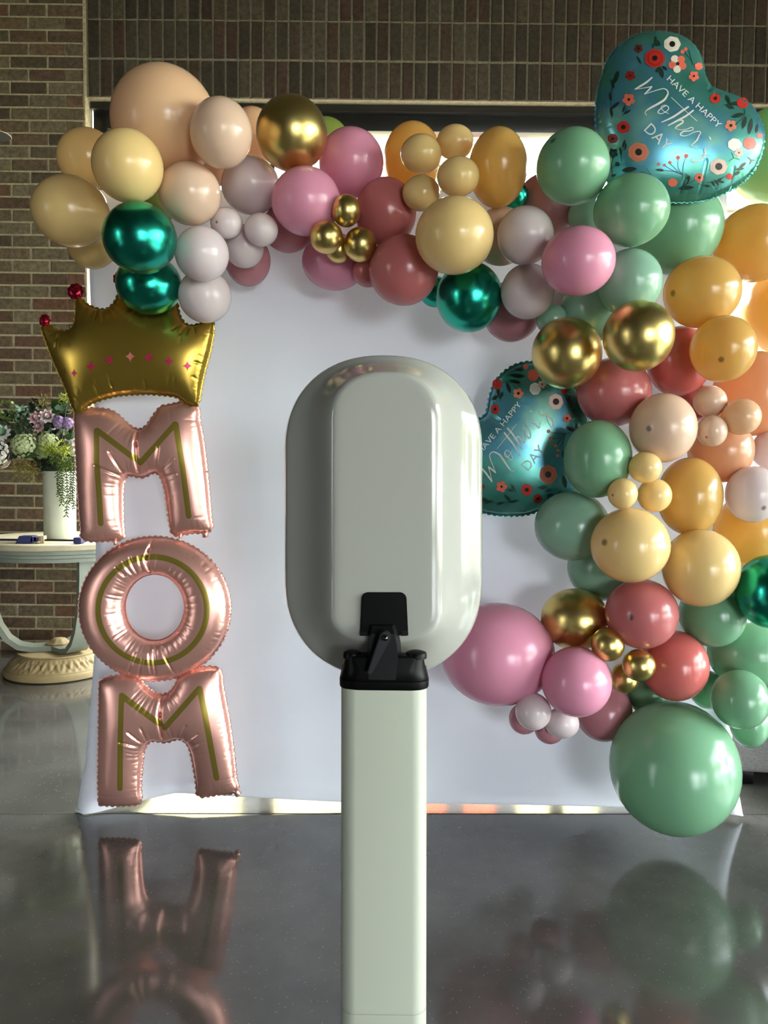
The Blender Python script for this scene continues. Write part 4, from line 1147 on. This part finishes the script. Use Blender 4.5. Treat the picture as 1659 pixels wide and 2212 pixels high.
# ------------------------------------------------------------------ round table with vase, clamp and flowers
TY = 3.83
tc = at(137, 1170, TY); TX = tc.x; TZ = 0.675
M_STONE = plain('travertine', (174, 164, 134), 0.55, noise=0.12, nscale=14)
M_TPAINT = plain('grey_blue_paint', (122, 128, 114), 0.5, noise=0.08, nscale=10)
M_CARVED = plain('carved_plaster', (146, 126, 86), 0.7, noise=0.15, nscale=18)
tb = empty('pedestal_table', (TX, TY, 0))
tag(tb, 'round stone topped pedestal table with curved legs by the brick wall', 'table')
TR = 0.425
o = from_py('tabletop', *lathe([(TR - .004, TZ - .028), (TR, TZ - .024), (TR, TZ - .004), (TR - .004, TZ), (TR * .5, TZ), (.001, TZ)], 72, (TX, TY, 0)), M_STONE, tb, True, 40); fix_normals(o)
o = from_py('apron', *lathe([(TR - .06, TZ - .085), (TR - .045, TZ - .085), (TR - .045, TZ - .068), (TR - .03, TZ - .064), (TR - .03, TZ - .05), (TR - .018, TZ - .046), (TR - .018, TZ - .0285), (.3, TZ - .0285)], 72, (TX, TY, 0)), M_TPAINT, tb, True, 40); fix_normals(o)
BX = at(127, 1400, TY).x
def carve(a, r, z):
    if not (.042 < z < .098): return 0
    n = 11; t = (a / (2 * math.pi) * n) % 1.0; zz = (z - .042) / .056
    e = math.sin(math.pi * min(1, max(0, zz)))
    edge = abs(abs(t - .5) * 2 - (.15 + .8 * zz))
    return e * (.006 * math.cos(t * 2 * math.pi * 4 + (zz * 5 if t > .5 else -zz * 5)) * .8 - .009 * math.exp(-(edge / .08) ** 2))
prof = [(.235, 0), (.252, .006), (.254, .03), (.248, .036), (.243, .038), (.243, .042)] + [(.240 - .052 * ((z - .042) / .056) ** 1.2, z) for z in [.042 + .056 * k / 14 for k in range(1, 15)]] + [(.186, .102), (.192, .106), (.190, .112), (.17, .1135), (.001, .1135)]
o = from_py('base', *lathe(prof, 264, (BX, TY, 0), carve), M_CARVED, tb, True, 60); fix_normals(o)
for ang_ in (198, 318, 72):
    a = math.radians(ang_); d = Vector((math.cos(a), math.sin(a), 0)); s_ = Vector((-d.y, d.x, 0))
    path = [(0, .126), (.12, .127), (.18, .14), (.23, .18), (.268, .245), (.295, .33), (.312, .43), (.318, .52), (.318, .592)]
    rings = []
    for i, (r, z) in enumerate(path):
        p0, p1 = path[max(0, i - 1)], path[min(len(path) - 1, i + 1)]
        t = Vector((p1[0] - p0[0], p1[1] - p0[1])).normalized(); nn = (-t.y, t.x)
        w, th = .052, .0125
        c = Vector((BX, TY, 0)) + d * r + Vector((0, 0, z))
        off = d * nn[0] * th + Vector((0, 0, nn[1] * th))
        rings.append([c + s_ * w + off, c - s_ * w + off, c - s_ * w - off, c + s_ * w - off])
    o = from_py('leg', *loft(rings), M_TPAINT, tb, True, 40); fix_normals(o)
o = from_py('rosette', *lathe([(.055, .139), (.058, .146), (.045, .152), (.04, .156), (.03, .166), (.012, .17), (.001, .17)], 32, (BX, TY, 0), lambda a, r, z: .003 * math.cos(8 * a) if r > .02 else 0), M_CARVED, tb, True, 60); fix_normals(o)

VY = 3.80
vc = at(130, 1165, VY); VX = vc.x
vr = 33 * VY / F; vh = at(130, 1018, VY).z - TZ
M_VASE = plain('matte_white_ceramic', (190, 192, 172), 0.6, noise=0.06, nscale=9)
vase = from_py('vase', *lathe([(vr * .96, TZ + .0005), (vr, TZ + .006), (vr * 1.0, TZ + vh * .5), (vr * 1.02, TZ + vh - .004), (vr * 1.0, TZ + vh), (vr * .93, TZ + vh - .003), (vr * .92, TZ + vh - .06), (.001, TZ + vh - .06)], 48, (VX, VY, 0)), M_VASE, None, True, 50); fix_normals(vase)
tag(vase, 'tall white cylinder vase standing on the round stone table', 'vase')

# blue bar clamp lying along the table edge
M_BLUE = plain('navy_plastic', (38, 44, 92), 0.45); M_BAR = plain('black_steel_bar', (24, 22, 22), 0.4, metal=.7); M_JAW = plain('wood_tone_pad', (180, 160, 120), .6); M_BROWN = plain('brown_grip', (70, 40, 34), .5)
CY = TY - .30
cl = empty('bar_clamp', at(100, 1172, CY)); cl.location.z = TZ
tag(cl, 'navy blue bar clamp lying at the front of the stone table top', 'clamp')
bpy.context.view_layer.update()
def X_(px): return at(px, 1175, CY).x
box('bar', (X_(-60), CY - .004, TZ + .010), (X_(176), CY + .004, TZ + .018), M_BAR, cl)
box('jaw', (X_(163), CY - .03, TZ + .001), (X_(181), CY + .03, TZ + .030), M_BLUE, cl, .006)
def wedge(name, x0, x1, z0, z1, sh, mat):
    v = [(X_(x0), CY - .03, TZ + z0), (X_(x1), CY - .03, TZ + z0), (X_(x1), CY - .03, TZ + z1), (X_(x0 + sh), CY - .03, TZ + z1)]
    v = v + [(a, CY + .025, c) for a, b_, c in v]
    return from_py(name, v, [(3, 2, 1, 0), (4, 5, 6, 7), (0, 1, 5, 4), (1, 2, 6, 5), (2, 3, 7, 6), (3, 0, 4, 7)], mat, cl)
wedge('sliding_grip', 40, 76, .001, .034, 8, M_BLUE); wedge('trigger', 72, 84, .008, .030, 2, M_BLUE); wedge('screw', 80, 90, .012, .028, 0, M_BROWN)
box('pad', (X_(90), CY - .012, TZ + .001), (X_(97), CY + .02, TZ + .034), M_JAW, cl)

# flower arrangement in the vase
FM = {k: plain('plant_' + k, v, .6, spec=.3) for k, v in {'hydrangea': (168, 178, 128), 'hydrangea_dark': (128, 140, 92), 'white': (222, 220, 212), 'blush': (206, 178, 180), 'rose': (150, 96, 104), 'purple': (136, 112, 150), 'leaf': (58, 84, 44), 'leaf_dark': (26, 40, 24), 'eucalyptus': (112, 146, 118), 'lime': (150, 160, 50), 'fern': (92, 110, 36), 'vine': (62, 78, 30), 'dry': (122, 112, 54), 'stem': (40, 46, 26), 'olive': (104, 116, 56), 'cream': (226, 214, 190)}.items()}
fa = empty('flower_arrangement', (VX, VY, TZ + vh - .05))
tag(fa, 'loose bouquet of green hydrangeas, lilac blooms and trailing fern in the white vase', 'flowers')
bpy.context.view_layer.update()
def fp(px, py, dy=0): return at(px, py, VY + dy)
K = VY / F
def leaf_vf(c, d, nrm, l, w, bend=.25, n=6):
    d = d.normalized(); s_ = d.cross(nrm).normalized(); u = s_.cross(d)
    v, f = [c], []
    for k in range(1, n):
        t = k / n; ww = w * math.sin(math.pi * t ** .8)
        m_ = c + d * l * t - u * bend * l * t * t
        v += [m_ + s_ * ww + u * ww * .25, m_ - u * 0, m_ - s_ * ww + u * ww * .25]
    v.append(c + d * l - u * bend * l)
    f += [(0, 1, 2), (0, 2, 3)]
    for k in range(n - 2):
        a = 1 + 3 * k; f += [(a, a + 3, a + 4, a + 1), (a + 1, a + 4, a + 5, a + 2)]
    a = 1 + 3 * (n - 2); f += [(a, len(v) - 1, a + 1), (a + 1, len(v) - 1, a + 2)]
    return v, f
def rv():
    a, z = random.uniform(0, 6.283), random.uniform(-1, 1); r = math.sqrt(1 - z * z)
    return Vector((r * math.cos(a), r * math.sin(a), z))
TOP = Vector((VX, VY, TZ + vh))
def stem_to(p, rad=.0022):
    m_ = TOP.lerp(p, .5) + Vector((0, 0, .03))
    mid = Vector((VX + random.uniform(-.03, .03), VY + random.uniform(-.03, .03), TOP.z - .055))
    from_py('stem', *tube([mid, TOP.lerp(mid, .3), m_, p], rad, 5), FM['stem'], fa, True)
def ball(name, px, py, r, mat, n, petal, dy=0, flat=1.0):
    c = fp(px, py, dy); R = r * K; mb = MB(); stem_to(c)
    for k in range(n):
        z = 1 - 2 * (k + .5) / n; a = k * 2.39996; q = math.sqrt(1 - z * z)
        dn = Vector((q * math.cos(a), q * math.sin(a), z)); p = c + dn * R * random.uniform(.76, 1.1)
        t = dn.orthogonal().normalized(); b_ = dn.cross(t); ph = random.uniform(0, 1.5)
        for j in range(4):
            d = t * math.cos(ph + j * 1.571) + b_ * math.sin(ph + j * 1.571)
            mb.add(leaf_vf(p, d + dn * .25, dn, petal * K, petal * K * .75, .2, 4))
    return mb.build(name, FM[mat], fa, True, None)
def bloom(name, px, py, r, m1, m2, layers=3, dy=-.05, face=Vector((.2, -1, .5))):
    c = fp(px, py, dy); stem_to(c); mb = MB(); fz = face.normalized(); t = fz.orthogonal().normalized(); b_ = fz.cross(t)
    for L_ in range(layers):
        n = 9 - L_
        for k in range(n):
            a = 2 * math.pi * (k + .5 * L_) / n; d = (t * math.cos(a) + b_ * math.sin(a)) * (1 - .22 * L_) + fz * (.25 + .4 * L_)
            mb.add(leaf_vf(c - fz * .006, d, fz, r * K * (1 - .15 * L_), r * K * .28, -.15, 5), 0 if L_ != 1 else 1)
    return mb.build(name, [FM[m1], FM[m2]], fa, True, None)
ball('hydrangea', 53, 962, 26, 'hydrangea', 150, 4.6, -.08); ball('hydrangea', 103, 957, 22, 'hydrangea', 120, 4.6, -.04)
ball('hydrangea', 92, 975, 16, 'hydrangea_dark', 80, 4.6, -.06); ball('hydrangea', -14, 975, 30, 'white', 110, 5.5, -.03)
bloom('lily', 80, 905, 20, 'blush', 'rose', 3, -.06, Vector((.1, -1, .6))); bloom('lily', 101, 901, 19, 'white', 'rose', 3, -.05, Vector((.5, -1, .5))); bloom('lily', 86, 921, 17, 'blush', 'rose', 3, -.08, Vector((-.3, -1, .1)))
bloom('lily', 14, 1006, 17, 'cream', 'blush', 1, -.06, Vector((-.5, -.6, .8))); bloom('lily', 5, 937, 22, 'white', 'eucalyptus', 2, -.03)
ball('allium', 127, 911, 12, 'purple', 46, 5, -.06); ball('allium', 146, 914, 11, 'purple', 36, 5, -.05)
ball('small_white_bloom', 162, 975, 10, 'white', 24, 6, -.02); ball('small_white_bloom', 160, 958, 8, 'white', 16, 6, -.02); ball('small_white_bloom', 165, 1000, 9, 'white', 18, 6, 0)
def leaves_of(name, px, py, n, spread, l, w, mat, dy=0, up=.6):
    c = fp(px, py, dy); stem_to(c); mb = MB()
    for k in range(n):
        d = rv(); d.z = abs(d.z) * .6 + up * random.uniform(-.2, 1)
        p = c + rv() * spread * K
        mb.add(leaf_vf(p, d, Vector((random.uniform(-.4, .4), -1, random.uniform(-.2, .8))).normalized(), l * K * random.uniform(.7, 1.2), w * K, .25))
    return mb.build(name, FM[mat], fa, True, None)
leaves_of('eucalyptus_leaves', 143, 880, 9, 13, 15, 7, 'eucalyptus', -.05); leaves_of('broad_leaves', 119, 886, 8, 12, 26, 9, 'leaf', -.02)
leaves_of('broad_leaves', 50, 988, 3, 6, 34, 8, 'leaf', -.09, -.5); leaves_of('branch_leaves', 14, 888, 46, 20, 9, 3.4, 'olive', 0); leaves_of('branch_leaves', 6, 905, 30, 20, 9, 3.4, 'leaf', .03)
leaves_of('branch_leaves', 49, 897, 40, 17, 10, 2.6, 'eucalyptus', -.02); leaves_of('branch_leaves', 38, 915, 46, 22, 10, 3.2, 'leaf', 0)
leaves_of('dark_foliage', 112, 985, 70, 30, 18, 6, 'leaf_dark', .02, .2); leaves_of('dark_foliage', 30, 965, 60, 30, 16, 6, 'leaf_dark', .06, .2); leaves_of('dark_foliage', 120, 930, 60, 32, 18, 6, 'leaf_dark', .05, .3); leaves_of('dark_foliage', 70, 940, 50, 30, 16, 6, 'leaf', .05, .3); leaves_of('dark_foliage', 90, 900, 60, 30, 15, 5, 'leaf_dark', .05, .3); leaves_of('dark_foliage', 30, 920, 60, 30, 14, 5, 'leaf_dark', .06, .3); leaves_of('dark_foliage', 105, 1005, 60, 16, 14, 5, 'leaf_dark', -.02, -.1); leaves_of('broad_leaves', 150, 940, 12, 14, 18, 7, 'leaf', .0, .3)
def spray(name, px, py, n, R, l, mat, dy=-.05, grav=0):
    c = fp(px, py, dy); stem_to(c); mb = MB()
    for k in range(n):
        d = (rv() + Vector((0, -.2, .2 - grav))).normalized(); p = c + d * R * K * random.random()
        for j in range(3):
            mb.add(leaf_vf(p, (d + rv() * .8), rv(), l * K, l * K * .09, .1, 3))
    return mb.build(name, FM[mat], fa, True, None)
spray('lime_fern', 145, 862, 60, 15, 10, 'lime'); spray('lime_fern', 96, 870, 60, 17, 9, 'dry', -.03); spray('lime_fern', 110, 968, 70, 18, 9, 'lime', -.1, .3); spray('lime_fern', 137, 972, 80, 19, 9, 'lime', -.1, .3); spray('lime_fern', 118, 985, 50, 16, 9, 'fern', -.1, .3); spray('lime_fern', 142, 1000, 70, 17, 9, 'fern', -.1, .5)
spray('dry_spray', 45, 1012, 90, 22, 8, 'dry', -.06); spray('dry_spray', 74, 1018, 90, 22, 8, 'dry', -.07, .3); spray('dry_spray', 60, 1005, 60, 26, 8, 'dry', -.06)
for (x0, x1, y1) in ((128, 126, 1070), (136, 132, 1088), (143, 144, 1112), (150, 153, 1084), (158, 160, 1096)):
    mb = MB(); pts = [fp(x0 + (x1 - x0) * t + 2 * math.sin(5 * t + x0), 985 + (y1 - 985) * t, -.095) for t in np.linspace(0, 1, 9)]
    mb.add(tube(pts, .002, 5))
    for t in np.linspace(.05, 1, 20):
        i = min(7, int(t * 8)); p = pts[i].lerp(pts[i + 1], t * 8 - i)
        for s_ in (-1, 1):
            mb.add(leaf_vf(p, Vector((s_ * .8, random.uniform(-.4, .4), -.8 + random.uniform(-.3, .5))), Vector((0, -1, 0)), 9 * K * random.uniform(.6, 1.1), 1.3 * K, .1, 3))
    mb.build('trailing_vine', FM['vine'], fa, True, None)
from_py('twig', *tube([fp(60, 940), fp(38, 900), fp(20, 880), fp(-5, 866)], .0025, 5), FM['stem'], fa, True)

# ------------------------------------------------------------------ grey upholstered bench at the right edge
M_GREYF = plain('grey_woven_upholstery', (122, 120, 118), .9, noise=.18, nscale=160, bump=.4)
sb = empty('upholstered_bench', (1.55, 2.60, 0), math.radians(-8)); bpy.context.view_layer.update()
tag(sb, 'grey woven upholstered bench seat beyond the right end of the backdrop', 'bench')
def lbox(name, lo, hi, mat, bev):
    bm = bmesh.new(); box_bm(bm, lo, hi, bev, 3)
    for v in bm.verts: v.co = sb.matrix_world @ v.co
    return from_bm(name, bm, mat, sb, True, 40)
lbox('seat', (-.40, -.20, .055), (.9, .42, .44), M_GREYF, .02)
lbox('added_backrest', (-.40, .24, .30), (.9, .42, .98), M_GREYF, .03)  # unseen back, added tall to block the window's bright reflection in the floor
for (x, y) in ((-.33, -.12), (.82, -.12), (-.33, .34), (.82, .34)): lbox('leg', (x - .03, y - .03, 0), (x + .03, y + .03, .056), M_BLACK, .004)

# pendant lamp at the left edge
LYp = 3.0
tip = at(22, 293, LYp); R = .055
lc = Vector((tip.x - R, LYp, tip.z))
M_SHADE = plain('cream_enamel', (206, 200, 180), .35); M_CORD = plain('black_cord', (15, 15, 15), .6)
lamp = empty('pendant_lamp', lc); bpy.context.view_layer.update()
tag(lamp, 'shallow cream pendant lamp whose rim enters at the left edge', 'lamp')
o = from_py('shade', *lathe([(R - .002, 0), (R, .001), (R * .85, .004), (R * .6, .008), (.02, .012), (.012, .03), (.001, .034)], 48, lc), M_SHADE, lamp, True, 50)
from_py('cord', *tube([lc + Vector((0, 0, .033)), Vector((lc.x, lc.y, ZC))], .004, 8), M_CORD, lamp, True)
o = from_py('lining', *lathe([(R * .97, -.0006), (R * .6, .004), (.001, .006)], 48, lc), M_CORD, lamp, True, 50)
mt, nt, b = newmat('warm_bulb'); b.inputs['Emission Color'].default_value = (1, .75, .42, 1); b.inputs['Emission Strength'].default_value = 0.0
o = from_py('bulb', *lathe([(.001, -.006), (.01, -.004), (.014, .002), (.001, .004)], 16, lc), mt, lamp, True, 60)
